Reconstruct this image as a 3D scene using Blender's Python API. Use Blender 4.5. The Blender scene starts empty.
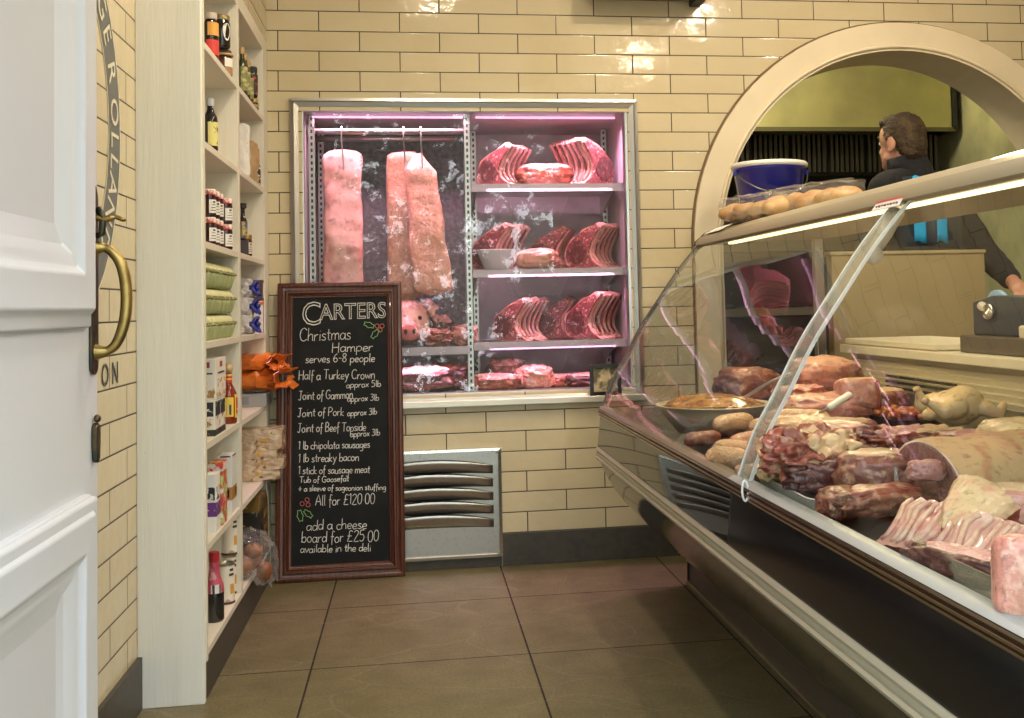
import bpy, bmesh, math, random
from mathutils import Vector, Matrix, noise, Quaternion
PI = math.pi
SC = bpy.context.scene
COL = SC.collection
random.seed(7)

# ------------------------------------------------------------------ camera
CX0, CD, CH, YAW, PIT, ROL, FPX, CCX, CCY = .878, 4.136, .9837, -.1498, .0475, -.023, 1073.8, 575., 253.8
def _axes():
    c, s = math.cos(YAW), math.sin(YAW); cp, sp = math.cos(PIT), math.sin(PIT)
    R = Vector((c, s, 0)); F = Vector((-s*cp, c*cp, sp)); U = Vector((s*sp, -c*sp, cp))
    c, s = math.cos(ROL), math.sin(ROL)
    return c*R+s*U, -s*R+c*U, F
AR, AU, AF = _axes()
CAM = Vector((CX0, -CD, CH))
cam = bpy.data.objects.new('camera', bpy.data.cameras.new('camera'))
COL.objects.link(cam); SC.camera = cam
cam.matrix_world = Matrix(((AR.x, AU.x, -AF.x, CAM.x), (AR.y, AU.y, -AF.y, CAM.y), (AR.z, AU.z, -AF.z, CAM.z), (0, 0, 0, 1)))
cam.data.sensor_width = 36; cam.data.lens = FPX/1024*36
cam.data.shift_x = -(CCX-512)/1024; cam.data.shift_y = -(359-CCY)/1024
cam.data.clip_start = .02
def at(u, v, x=None, y=None, z=None):
    """point on a real plane (x=, y= or z=) seen at a pixel of the photograph"""
    d = AF+(u-CCX)/FPX*AR-(v-CCY)/FPX*AU
    k = (x-CAM.x)/d.x if x is not None else (y-CAM.y)/d.y if y is not None else (z-CAM.z)/d.z
    return CAM+d*k
DZ, DK, DX = .60, .15, 1.58
def deck_z(x): return DZ+DK*(x-DX)
def deck(u, v, h=0):
    """point on the counter's sloping display deck (raised by h)"""
    d = AF+(u-CCX)/FPX*AR-(v-CCY)/FPX*AU
    t = (DZ+h+DK*(CAM.x-DX)-CAM.z)/(d.z-DK*d.x)
    return CAM+d*t

# ------------------------------------------------------------------ view, world, lights
SC.view_settings.view_transform = 'Standard'; SC.view_settings.look = 'None'
SC.view_settings.gamma = 1; SC.view_settings.use_curve_mapping = False
SC.view_settings.exposure = -0.25
SC.cycles.use_denoising = True
SC.cycles.transparent_max_bounces = 24
SC.cycles.max_bounces = 10; SC.cycles.glossy_bounces = 5
SC.cycles.sample_clamp_indirect = 6
w = bpy.data.worlds.new('street daylight'); SC.world = w; w.use_nodes = True
nt = w.node_tree; nt.nodes.clear()
def wn(t, **k):
    n = nt.nodes.new(t)
    for a, b in k.items(): setattr(n, a, b)
    return n
out = wn('ShaderNodeOutputWorld'); bg = wn('ShaderNodeBackground'); bg.inputs['Strength'].default_value = 17
tc = wn('ShaderNodeTexCoord'); nz = wn('ShaderNodeTexNoise'); nz.inputs['Scale'].default_value = 48; nz.inputs['Detail'].default_value = 8; nz.inputs['Roughness'].default_value = .75
rp = wn('ShaderNodeValToRGB'); rp.color_ramp.elements[0].position = .55; rp.color_ramp.elements[0].color = (.05, .06, .045, 1)
rp.color_ramp.elements[1].position = .60; rp.color_ramp.elements[1].color = (.90, .97, 1.0, 1)
sx = wn('ShaderNodeSeparateXYZ'); r2 = wn('ShaderNodeValToRGB')          # trees and houses low down, open sky above
r2.color_ramp.elements[0].position = .30; r2.color_ramp.elements[1].position = .55
mx = wn('ShaderNodeMixRGB'); mx.inputs['Color2'].default_value = (.27, .31, .36, 1)
L = nt.links.new
L(tc.outputs['Generated'], nz.inputs['Vector']); L(nz.outputs['Fac'], rp.inputs['Fac']); L(tc.outputs['Generated'], sx.inputs[0])
L(sx.outputs['Z'], r2.inputs['Fac']); L(r2.outputs['Color'], mx.inputs['Fac']); L(rp.outputs['Color'], mx.inputs['Color1'])
L(mx.outputs['Color'], bg.inputs['Color']); L(bg.outputs[0], out.inputs[0])
def area(name, loc, size, power, color, target=None, sy=None, spread=PI):
    l = bpy.data.lights.new(name, 'AREA'); l.energy = power; l.color = color; l.size = size; l.spread = spread
    if sy: l.shape = 'RECTANGLE'; l.size_y = sy
    else: l.shape = 'DISK'
    o = bpy.data.objects.new(name, l); COL.objects.link(o); o.location = loc
    d = Vector(target if target else (loc[0], loc[1], 0))-Vector(loc)
    o.rotation_euler = d.to_track_quat('-Z', 'Y').to_euler()
    return o
WARM = (1.0, .84, .62)
for i, (x, y, p) in enumerate([(1.0, -1.5, 22), (1.85, -1.1, 17), (2.55, -1.9, 20), (2.75, -.9, 13), (2.4, -2.9, 18)]):
    area('ceiling_lamp_light', (x, y, 2.66), .11, p, WARM)
area('counter_led_light', (1.945, -1.9, 1.172), 2.2, 8.5, (1.0, .80, .46), (2.0, -1.9, 0), sy=.03).rotation_euler = (0, .15, PI/2)
area('kitchen_lamp_light', (2.5, .60, 2.45), .3, 26, (1.0, .88, .55), (3.0, 1.3, 1.4))
area('fridge_led_light', (.80, .09, 1.724), .60, 8.5, (1.0, .50, .72), (.80, .42, 0), sy=.06, spread=1.9)
area('fridge_led_light', (1.42, .09, 1.724), .55, 8.5, (1.0, .52, .78), (1.42, .42, 0), sy=.06, spread=1.9)
area('fridge_led_light', (1.42, .08, 1.448), .5, 3.2, (1.0, .50, .80), (1.42, .40, 0), sy=.05, spread=1.9)
area('fridge_led_light', (1.42, .08, 1.108), .5, 3.2, (1.0, .50, .80), (1.42, .40, 0), sy=.05, spread=1.9)
area('fridge_led_light', (1.42, .08, .820), .5, 1.4, (1.0, .50, .80), (1.42, .40, 0), sy=.05, spread=1.9)
area('fridge_led_light', (.9, .08, .798), .3, 1.0, (1.0, .50, .80), (.9, .40, 0), sy=.05, spread=1.9)

# ------------------------------------------------------------------ materials
MATS = {}
def M(name, col, rough=.5, metal=0., noise=None, bump=None, coat=0., spec=.5, sss=0., vor=None, emit=None):
    """noise=(scale, colour2, lo, hi[, stretch]) mixes a second colour; bump=(scale, strength)"""
    if name in MATS: return MATS[name]
    m = bpy.data.materials.new(name); m.use_nodes = True; t = m.node_tree; p = t.nodes['Principled BSDF']
    p.inputs['Base Color'].default_value = (*col, 1); p.inputs['Roughness'].default_value = rough
    p.inputs['Metallic'].default_value = metal; p.inputs['Coat Weight'].default_value = coat
    p.inputs['Specular IOR Level'].default_value = spec
    if sss: p.inputs['Subsurface Weight'].default_value = sss; p.inputs['Subsurface Radius'].default_value = (.02, .008, .005); p.inputs['Subsurface Scale'].default_value = .5
    if emit: p.inputs['Emission Color'].default_value = (*emit[0], 1); p.inputs['Emission Strength'].default_value = emit[1]
    co = t.nodes.new('ShaderNodeTexCoord')
    def ntex(scale, stretch=None, det=5):
        n = t.nodes.new('ShaderNodeTexNoise'); n.inputs['Scale'].default_value = scale; n.inputs['Detail'].default_value = det
        if stretch:
            mp = t.nodes.new('ShaderNodeMapping'); mp.inputs['Scale'].default_value = stretch
            t.links.new(co.outputs['Object'], mp.inputs[0]); t.links.new(mp.outputs[0], n.inputs['Vector'])
        else: t.links.new(co.outputs['Object'], n.inputs['Vector'])
        return n
    last = None
    specs = [] if not noise else (noise if isinstance(noise, list) else [noise])
    for q in specs:
        n = ntex(q[0], q[4] if len(q) > 4 else None)
        r = t.nodes.new('ShaderNodeValToRGB'); r.color_ramp.elements[0].position = q[2]; r.color_ramp.elements[1].position = q[3]
        x = t.nodes.new('ShaderNodeMixRGB'); x.inputs['Color1'].default_value = (*col, 1); x.inputs['Color2'].default_value = (*q[1], 1)
        t.links.new(n.outputs['Fac'], r.inputs[0]); t.links.new(r.outputs[0], x.inputs['Fac'])
        if last: t.links.new(last, x.inputs['Color1'])
        last = x.outputs[0]
    if last: t.links.new(last, p.inputs['Base Color'])
    if bump:
        n = ntex(bump[0], bump[2] if len(bump) > 2 else None, 3); b = t.nodes.new('ShaderNodeBump'); b.inputs['Strength'].default_value = bump[1]; b.inputs['Distance'].default_value = .01
        t.links.new(n.outputs['Fac'], b.inputs['Height']); t.links.new(b.outputs[0], p.inputs['Normal'])
    MATS[name] = m
    return m

def tile_mat(name, axes, off, bw, rh, c1, c2, mortar, msize, rough, wav=.25, offset=.5, stain=None, spec=.5):
    """glazed brick-bond tiles; axes picks the two object axes, off is the bond's origin"""
    m = bpy.data.materials.new(name); m.use_nodes = True; t = m.node_tree; p = t.nodes['Principled BSDF']; K = t.links.new
    co = t.nodes.new('ShaderNodeTexCoord'); s = t.nodes.new('ShaderNodeSeparateXYZ'); c = t.nodes.new('ShaderNodeCombineXYZ')
    K(co.outputs['Object'], s.inputs[0])
    for i, a in enumerate(axes):
        q = t.nodes.new('ShaderNodeMath'); q.operation = 'SUBTRACT'; q.inputs[1].default_value = off[i]
        K(s.outputs[a], q.inputs[0]); K(q.outputs[0], c.inputs[i])
    b = t.nodes.new('ShaderNodeTexBrick'); b.inputs['Scale'].default_value = 1; b.inputs['Brick Width'].default_value = bw; b.inputs['Row Height'].default_value = rh
    b.inputs['Mortar Size'].default_value = msize; b.inputs['Mortar Smooth'].default_value = .1; b.inputs['Bias'].default_value = 0; b.offset = offset
    b.inputs['Color1'].default_value = (*c1, 1); b.inputs['Color2'].default_value = (*c2, 1); b.inputs['Mortar'].default_value = (*mortar, 1)
    K(c.outputs[0], b.inputs['Vector'])
    colout = b.outputs['Color']
    if stain:
        n = t.nodes.new('ShaderNodeTexNoise'); n.inputs['Scale'].default_value = stain[0]; n.inputs['Detail'].default_value = 9; n.inputs['Roughness'].default_value = .65
        K(co.outputs['Object'], n.inputs['Vector'])
        r = t.nodes.new('ShaderNodeValToRGB'); r.color_ramp.elements[0].position = stain[2]; r.color_ramp.elements[1].position = stain[3]
        x = t.nodes.new('ShaderNodeMixRGB'); x.blend_type = 'MULTIPLY'; x.inputs['Color2'].default_value = (*stain[1], 1)
        K(n.outputs['Fac'], r.inputs[0]); K(r.outputs[0], x.inputs['Fac']); K(colout, x.inputs['Color1']); colout = x.outputs[0]
    K(colout, p.inputs['Base Color'])
    rr = t.nodes.new('ShaderNodeMapRange'); rr.inputs['To Min'].default_value = rough; rr.inputs['To Max'].default_value = .8
    K(b.outputs['Fac'], rr.inputs['Value']); K(rr.outputs[0], p.inputs['Roughness']); p.inputs['Specular IOR Level'].default_value = spec
    b2 = t.nodes.new('ShaderNodeTexBrick'); b2.offset = offset                    # soft pillow edge of each tile
    for k in ('Scale', 'Brick Width', 'Row Height'): b2.inputs[k].default_value = b.inputs[k].default_value
    b2.inputs['Mortar Size'].default_value = msize*2.2; b2.inputs['Mortar Smooth'].default_value = 1; K(c.outputs[0], b2.inputs['Vector'])
    bp = t.nodes.new('ShaderNodeBump'); bp.invert = True; bp.inputs['Strength'].default_value = .25; bp.inputs['Distance'].default_value = .004; K(b2.outputs['Fac'], bp.inputs['Height'])
    n2 = t.nodes.new('ShaderNodeTexNoise'); n2.inputs['Scale'].default_value = 16; n2.inputs['Detail'].default_value = 3; K(co.outputs['Object'], n2.inputs['Vector'])
    bp2 = t.nodes.new('ShaderNodeBump'); bp2.inputs['Strength'].default_value = wav; bp2.inputs['Distance'].default_value = .01; K(n2.outputs['Fac'], bp2.inputs['Height']); K(bp.outputs[0], bp2.inputs['Normal'])
    K(bp2.outputs[0], p.inputs['Normal'])
    MATS[name] = m
    return m

def glass_mat(name, tint=(1, 1, 1), ior=1.5, rough=0., haze=0., hazecol=(.8, .8, .8), bump=None):
    """clear sheet: fresnel mix of straight transmission and mirror reflection, optional milky haze"""
    m = bpy.data.materials.new(name); m.use_nodes = True; t = m.node_tree; t.nodes.clear(); K = t.links.new
    o = t.nodes.new('ShaderNodeOutputMaterial'); tr = t.nodes.new('ShaderNodeBsdfTransparent'); tr.inputs[0].default_value = (*tint, 1)
    gl = t.nodes.new('ShaderNodeBsdfGlossy'); gl.inputs['Roughness'].default_value = rough; fr = t.nodes.new('ShaderNodeFresnel'); fr.inputs[0].default_value = ior
    mix = t.nodes.new('ShaderNodeMixShader'); src = tr
    if haze:
        df = t.nodes.new('ShaderNodeBsdfDiffuse'); df.inputs[0].default_value = (*hazecol, 1); h = t.nodes.new('ShaderNodeMixShader'); h.inputs[0].default_value = haze
        K(tr.outputs[0], h.inputs[1]); K(df.outputs[0], h.inputs[2]); src = h
    if bump:
        co = t.nodes.new('ShaderNodeTexCoord'); n = t.nodes.new('ShaderNodeTexNoise'); n.inputs['Scale'].default_value = bump[0]; K(co.outputs['Object'], n.inputs['Vector'])
        b = t.nodes.new('ShaderNodeBump'); b.inputs['Strength'].default_value = bump[1]; b.inputs['Distance'].default_value = .02; K(n.outputs['Fac'], b.inputs['Height'])
        K(b.outputs[0], gl.inputs['Normal']); K(b.outputs[0], fr.inputs['Normal'])
    ge = t.nodes.new('ShaderNodeNewGeometry'); iv = t.nodes.new('ShaderNodeMath'); iv.operation = 'SUBTRACT'; iv.inputs[0].default_value = 1; K(ge.outputs['Backfacing'], iv.inputs[1])
    ml = t.nodes.new('ShaderNodeMath'); ml.operation = 'MULTIPLY'; K(fr.outputs[0], ml.inputs[0]); K(iv.outputs[0], ml.inputs[1])   # only the entry face mirrors
    K(ml.outputs[0], mix.inputs[0]); K(src.outputs[0], mix.inputs[1]); K(gl.outputs[0], mix.inputs[2]); K(mix.outputs[0], o.inputs[0])
    MATS[name] = m
    return m

TC1, TC2, TMO = (.62, .53, .35), (.58, .49, .32), (.055, .042, .03)
tile_back = tile_mat('cream metro tile', ('X', 'Z'), (.3845, .044), .3036, .077, TC1, TC2, TMO, .0021, .10, .20, stain=(3, (.93, .9, .84), .45, .7))
tile_left = tile_mat('cream metro tile on side wall', ('Y', 'Z'), (-1.36, .044), .3036, .077, TC1, TC2, TMO, .0021, .12, .16, stain=(3, (.93, .9, .84), .45, .7))
floor_m = tile_mat('brown slate floor tile', ('X', 'Y'), (.583, -.4664-.6*10), .604, .601, (.175, .148, .074), (.163, .137, .068), (.02, .015, .01), .0028, .46, .06, offset=0., stain=(9, (.70, .69, .66), .40, .72), spec=.35)
# faint pale scratches on the floor tiles
def scratches(m):
    t = m.node_tree; p = t.nodes['Principled BSDF']; K = t.links.new
    src = p.inputs['Base Color'].links[0].from_socket
    co = t.nodes.new('ShaderNodeTexCoord'); mp = t.nodes.new('ShaderNodeMapping'); mp.inputs['Scale'].default_value = (1.1, 2.4, 1); mp.inputs['Rotation'].default_value = (0, 0, .3)
    v = t.nodes.new('ShaderNodeTexVoronoi'); v.feature = 'DISTANCE_TO_EDGE'; v.inputs['Scale'].default_value = 1.7
    nn = t.nodes.new('ShaderNodeTexNoise'); nn.inputs['Scale'].default_value = 3; ad = t.nodes.new('ShaderNodeMixRGB'); ad.blend_type = 'ADD'; ad.inputs['Fac'].default_value = .35
    K(co.outputs['Object'], mp.inputs[0]); K(mp.outputs[0], ad.inputs['Color1']); K(co.outputs['Object'], nn.inputs['Vector']); K(nn.outputs['Color'], ad.inputs['Color2']); K(ad.outputs[0], v.inputs['Vector'])
    r = t.nodes.new('ShaderNodeValToRGB'); r.color_ramp.elements[0].position = 0; r.color_ramp.elements[0].color = (.22, .22, .22, 1); r.color_ramp.elements[1].position = .012; r.color_ramp.elements[1].color = (0, 0, 0, 1)
    x = t.nodes.new('ShaderNodeMixRGB'); x.inputs['Color2'].default_value = (.36, .31, .25, 1)
    K(v.outputs['Distance'], r.inputs[0]); K(r.outputs[0], x.inputs['Fac']); K(src, x.inputs['Color1']); K(x.outputs[0], p.inputs['Base Color'])
scratches(floor_m)
def speckle(m, scale, lo, hi, dark):   # fine grain multiplied into the base colour
    t = m.node_tree; p = t.nodes['Principled BSDF']; K = t.links.new; src = p.inputs['Base Color'].links[0].from_socket
    co = t.nodes.new('ShaderNodeTexCoord'); n = t.nodes.new('ShaderNodeTexNoise'); n.inputs['Scale'].default_value = scale; n.inputs['Detail'].default_value = 3
    r = t.nodes.new('ShaderNodeValToRGB'); r.color_ramp.elements[0].position = lo; r.color_ramp.elements[1].position = hi; x = t.nodes.new('ShaderNodeMixRGB'); x.blend_type = 'MULTIPLY'; x.inputs['Color2'].default_value = (*dark, 1)
    K(co.outputs['Object'], n.inputs['Vector']); K(n.outputs['Fac'], r.inputs[0]); K(r.outputs[0], x.inputs['Fac']); K(src, x.inputs['Color1']); K(x.outputs[0], p.inputs['Base Color'])
speckle(floor_m, 130, .42, .62, (.74, .73, .72))
GL = glass_mat('clear glass', (.97, .985, .975), 1.36)
GLF = glass_mat('fridge glass', (.97, .975, .98), 1.5, bump=(3, .03))
PLA = glass_mat('clear plastic strip', (.93, .93, .92), 1.45, .05, haze=.30, hazecol=(.60, .57, .50))
FILM = glass_mat('crinkled clear film', (.96, .95, .93), 1.45, .06, haze=.10, hazecol=(.8, .78, .75), bump=(28, 1.0))
ACR = glass_mat('clear acrylic tray', (.95, .94, .9), 1.4, .03, haze=.22, hazecol=(.75, .68, .5))
white_paint = M('white door paint', (.60, .62, .655), .28, bump=(9, .07))
cream_paint = M('cream shelf paint', (.70, .655, .55), .45, noise=[(7, (.66, .615, .51), .4, .75, (9, 9, .7)), (60, (.42, .37, .29), .72, .8)], bump=(30, .08, (6, 6, .5)))
panel_paint = M('brushed cream panel paint', (.80, .78, .69), .5, noise=[(6, (.76, .74, .65), .42, .75, (5, 5, .5)), (40, (.35, .30, .23), .73, .80)], bump=(25, .12, (6, 6, .4)))
arch_paint = M('cream arch paint', (.72, .62, .44), .4, noise=(6, (.66, .56, .39), .4, .8))
skirt_m = M('dark grey skirting', (.060, .052, .040), .5, noise=(40, (.042, .037, .03), .4, .7))
steel = M('brushed stainless steel', (.52, .50, .47), .3, 1., noise=(8, (.50, .49, .46), .4, .7), bump=(60, .06, (.2, .2, 8)))
steel_dull = M('spotted stainless steel', (.50, .49, .46), .34, 1., noise=[(90, (.42, .41, .39), .55, .7)], bump=(30, .03))
chrome = M('polished trim metal', (.68, .64, .58), .16, 1.)
darkmetal = M('dark metal', (.03, .03, .03), .4, .6)
black_gloss = M('black glossy panel', (.006, .006, .007), .05, 0, spec=.5)
belly_gloss = M('dark brown glossy panel', (.020, .017, .014), .07, 0, spec=.7)
kick_m = M('brown grey kick panel', (.085, .07, .058), .32)
grey_plastic = M('warm grey plastic', (.31, .26, .175), .40)
lightgrey = M('light grey rail strip', (.30, .31, .30), .35, .2)
worktop_m = M('cream worktop', (.78, .70, .52), .35)
black_m = M('matt black', (.012, .012, .012), .6)
mahog = M('red brown varnished wood', (.105, .030, .016), .28, noise=[(9, (.055, .016, .009), .42, .62, (14, 14, 1.2)), (30, (.02, .008, .005), .72, .8)], coat=.2)
chalk_black = M('chalkboard black', (.008, .008, .009), .6, spec=.25, noise=(9, (.016, .016, .017), .5, .75))
chalk_w = M('white chalk', (.82, .82, .80), .9); chalk_r = M('red chalk', (.75, .22, .18), .9); chalk_g = M('green chalk', (.35, .72, .30), .9)
brass = M('aged brass', (.36, .26, .09), .34, 1., noise=(30, (.22, .14, .05), .5, .72))
bronze = M('dark bronze', (.10, .075, .045), .38, .9, noise=(40, (.04, .05, .04), .45, .65))
sign_grey = M('dark grey sign paint', (.075, .078, .08), .3); sign_cream = M('cream sign paint', (.72, .66, .50), .35); sign_black = M('black sign paint', (.03, .03, .03), .35)

# ------------------------------------------------------------------ mesh helpers
class MB:
    def __init__(s): s.v = []; s.f = []
    def add(s, vs, fs):
        n = len(s.v); s.v += [Vector(p) for p in vs]; s.f += [tuple(i+n for i in f) for f in fs]; return s
    def box(s, x0, x1, y0, y1, z0, z1):
        return s.add([(x0, y0, z0), (x1, y0, z0), (x1, y1, z0), (x0, y1, z0), (x0, y0, z1), (x1, y0, z1), (x1, y1, z1), (x0, y1, z1)],
                     [(3, 2, 1, 0), (4, 5, 6, 7), (0, 1, 5, 4), (1, 2, 6, 5), (2, 3, 7, 6), (3, 0, 4, 7)])
    def loft(s, rings, cap=True, closed=True):
        n = len(rings[0]); vs = [p for r in rings for p in r]; fs = []
        for i in range(len(rings)-1):
            for j in range(n if closed else n-1):
                k = (j+1) % n; fs.append((i*n+j, i*n+k, (i+1)*n+k, (i+1)*n+j))
        if cap and closed: fs.append(tuple(range(n-1, -1, -1))); fs.append(tuple((len(rings)-1)*n+j for j in range(n)))
        return s.add(vs, fs)
    def prism(s, prof, axis, a0, a1):
        mk = {'X': lambda p, a: (a, p[0], p[1]), 'Y': lambda p, a: (p[0], a, p[1]), 'Z': lambda p, a: (p[0], p[1], a)}[axis]
        return s.loft([[mk(p, a0) for p in prof], [mk(p, a1) for p in prof]])
    def lathe(s, prof, seg=24, c=(0, 0, 0), cap=True):
        return s.loft([[(c[0]+r*math.cos(2*PI*j/seg), c[1]+r*math.sin(2*PI*j/seg), c[2]+z) for j in range(seg)] for r, z in prof], cap)
    def tube(s, path, rad, seg=8, cap=True):
        path = [Vector(p) for p in path]; n = len(path); rings = []; prev = None
        for i, p in enumerate(path):
            t = (path[min(i+1, n-1)]-path[max(i-1, 0)]).normalized()
            if prev is None:
                a = Vector((0, 0, 1)) if abs(t.z) < .9 else Vector((1, 0, 0)); u = t.cross(a).normalized()
            else: u = (prev-t*prev.dot(t)).normalized()
            prev = u; w_ = t.cross(u); r = rad[i] if isinstance(rad, (list, tuple)) else rad
            rings.append([p+(u*math.cos(2*PI*j/seg)+w_*math.sin(2*PI*j/seg))*r for j in range(seg)])
        return s.loft(rings, cap)
    def sphere(s, c, r, seg=14, rings=9, rot=None):
        r = (r, r, r) if not isinstance(r, (tuple, list)) else r; vs = []; c = Vector(c)
        rr = []
        for i in range(rings+1):
            a = PI*i/rings; q = max(math.sin(a), .02)
            rr.append([Vector((r[0]*q*math.cos(2*PI*j/seg), r[1]*q*math.sin(2*PI*j/seg), -r[2]*math.cos(a))) for j in range(seg)])
        rr = [[c+((rot @ p) if rot else p) for p in k] for k in rr]
        return s.loft(rr)
    def xf(s, m):
        s.v = [m @ p for p in s.v]; return s
    def build(s, name, mat, parent=None, smooth=False, world=True, bevel=0, seg=2):
        me = bpy.data.meshes.new(name); off = wl(parent) if (parent and world) else Vector()
        me.from_pydata([p-off for p in s.v], [], s.f); bm = bmesh.new(); bm.from_mesh(me); bmesh.ops.recalc_face_normals(bm, faces=bm.faces); bm.to_mesh(me); bm.free()
        return link(name, me, mat, parent, smooth, bevel, seg)
def wl(o):
    p = Vector()
    while o: p += o.location; o = o.parent
    return p
def link(name, me, mat, parent=None, smooth=False, bevel=0, seg=2):
    me.name = name
    if mat: me.materials.clear(); me.materials.append(mat)
    if smooth:
        for f in me.polygons: f.use_smooth = True
    o = bpy.data.objects.new(name, me); COL.objects.link(o)
    if parent: o.parent = parent
    if bevel:
        b = o.modifiers.new('bevel', 'BEVEL'); b.width = bevel; b.segments = seg; b.limit_method = 'ANGLE'; b.angle_limit = .7
        for f in me.polygons: f.use_smooth = True
        b.harden_normals = True
    return o
def tag(o, label, cat, group=None, kind=None):
    o['label'] = label; o['category'] = cat
    if group: o['group'] = group
    if kind: o['kind'] = kind
    return o
def thing(name, label, cat, loc=(0, 0, 0), rz=0, group=None):
    o = bpy.data.objects.new(name, None); COL.objects.link(o); o.empty_display_size = .05
    o.location = loc; o.rotation_euler = (0, 0, rz); return tag(o, label, cat, group)
def struct(o): o['kind'] = 'structure'; return o
def dup(root, loc, rz=None, label=None, group=None):
    def cp(o, par):
        c = o.copy(); COL.objects.link(c); c.parent = par
        for ch in list(o.children): cp(ch, c)
        return c
    r = cp(root, None); r.location = loc
    if rz is not None: r.rotation_euler = (0, 0, rz)
    if label: r['label'] = label
    if group: r['group'] = group
    return r
def evaluated(o):
    dg = bpy.context.evaluated_depsgraph_get(); me = bpy.data.meshes.new_from_object(o.evaluated_get(dg)); bpy.data.objects.remove(o); return me
def sheet(name, outer, holes, thick):
    """flat plate with holes; returns a mesh in its own xy plane, z = +-thick/2"""
    cu = bpy.data.curves.new(name, 'CURVE'); cu.dimensions = '2D'; cu.fill_mode = 'BOTH'; cu.extrude = thick/2
    for pts in [outer]+holes:
        sp = cu.splines.new('POLY'); sp.points.add(len(pts)-1); sp.use_cyclic_u = True
        for i, p in enumerate(pts): sp.points[i].co = (p[0], p[1], 0, 1)
    o = bpy.data.objects.new(name, cu); COL.objects.link(o); me = evaluated(o); bpy.data.curves.remove(cu); return me
def text_mesh(txt, size, ext=.0006, align='LEFT', outline=0., spacing=1.):
    cu = bpy.data.curves.new('t', 'FONT'); cu.body = txt; cu.size = size; cu.extrude = ext; cu.align_x = align; cu.space_character = spacing
    if outline: cu.fill_mode = 'NONE'; cu.extrude = 0; cu.bevel_depth = outline; cu.bevel_resolution = 0
    cu.resolution_u = 3
    o = bpy.data.objects.new('t', cu); COL.objects.link(o); me = evaluated(o); bpy.data.curves.remove(cu); return me
def blob(parts, vox, smooth=4, disp=None):
    """ellipsoids / tapered capsules fused into one continuous skin"""
    b = MB()
    for q in parts:
        if q[0] == 'e': b.sphere(q[1], q[2], 18, 12, q[3] if len(q) > 3 else None)
        else:
            p0, p1, ra, rb = Vector(q[1]), Vector(q[2]), q[3], q[4]
            n = 7; pts = []; rs = []; d = (p1-p0).normalized()
            for k in range(4): a = PI/2*k/3; pts.append(p0-d*ra*math.cos(a)); rs.append(max(ra*math.sin(a), ra*.05))
            for k in range(1, n): pts.append(p0.lerp(p1, k/n)); rs.append(ra+(rb-ra)*k/n)
            for k in range(4): a = PI/2*k/3; pts.append(p1+d*rb*math.sin(a)); rs.append(max(rb*math.cos(a), rb*.05))
            b.tube(pts, rs, 14)
    o = b.build('b', None)
    m = o.modifiers.new('r', 'REMESH'); m.mode = 'VOXEL'; m.voxel_size = vox
    if smooth: s_ = o.modifiers.new('s', 'SMOOTH'); s_.iterations = smooth; s_.factor = .5
    me = evaluated(o)
    if disp:
        for v in me.vertices:
            n = noise.noise_vector(Vector(v.co)*disp[0]); v.co += n*disp[1]
    return me
def shift(me, off):
    for v in me.vertices: v.co -= off
    return me

# ================================================================== SETTING
struct(MB().box(-.6, 5.0, -5.2, 3.2, -.05, 0).build('floor', floor_m))
struct(MB().box(.18, 4.7, -3.2, 0, 2.72, 2.80).build('ceiling', M('ceiling paint', (.72, .68, .6), .8)))
# back wall with the fridge window and the arch
def arch_pts(r, n=28, z0=0.): return [(2.87+r, z0)]+[(2.87+r*math.cos(PI*i/n), 1.22+r*math.sin(PI*i/n)) for i in range(n+1)]+[(2.87-r, z0)]
AO = arch_pts(.778, 36, .0)
me = sheet('wall_back', [(.18, .0), (AO[-1][0], 0)]+AO[::-1][1:-1]+[(AO[0][0], 0), (4.7, 0), (4.7, 2.8), (.18, 2.8)], [[(.47, .655), (1.725, .655), (1.725, 1.742), (.47, 1.742)]], .25)
me.transform(Matrix.Translation((0, .125, 0)) @ Matrix.Rotation(PI/2, 4, 'X'))
struct(link('wall_back', me, tile_back))
# arch surround and its painted reveal
tr = MB(); ou = [p for p in arch_pts(.892, 48)]; inn = [p for p in arch_pts(.776, 48)]
for y0, y1, o_, i_ in ((-.022, .0, ou, inn),):
    n = len(o_)
    tr.add([(p[0], y0, p[1]) for p in o_]+[(p[0], y0, p[1]) for p in i_]+[(p[0], y1, p[1]) for p in o_]+[(p[0], .255, p[1]) for p in i_],
           [(k, k+1, n+k+1, n+k) for k in range(n-1)]+[(2*n+k, 2*n+k+1, k+1, k) for k in range(n-1)]+[(n+k, n+k+1, 3*n+k+1, 3*n+k) for k in range(n-1)])
struct(tr.build('trim_1', arch_paint, smooth=False))
bead = MB().tube([(p[0], -.024, p[1]) for p in arch_pts(.792, 48)], .008, 6); struct(bead.build('trim_2', arch_paint, smooth=True))
gr = MB().tube([(p[0], -.004, p[1]) for p in arch_pts(.896, 48)], .005, 5); struct(gr.build('trim_3', M('brown grout line', (.16, .10, .05), .8)))
# side walls
struct(MB().box(.0, .18, -3.2, -1.249, 0, 2.72).build('wall_left', tile_left))
struct(MB().box(.0, .3435, -1.2474, 0, 1.999, 2.72).build('wall_left_upper', tile_left))
struct(MB().box(-.03, 0, -1.249, 0, 0, 2.0).build('wall_alcove', cream_paint))
struct(MB().box(4.7, 4.8, -3.2, .25, 0, 2.8).build('wall_right', tile_left))
struct(MB().box(.18, .192, -3.2, -1.2475, 0, .128).build('baseboard_left', skirt_m))
sk = MB()
for x0, x1 in ((.3435, .66), (.662, 1.1935), (1.1965, 1.876), (1.879, 1.974)): sk.box(x0, x1, -.013, 0, 0, .121)
struct(sk.build('baseboard_back', skirt_m, bevel=.002))
struct(MB().box(1.1938, 1.1963, -.012, 0, 0, .121).build('trim_4', M('pale joint', (.3, .27, .22), .8)))

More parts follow.
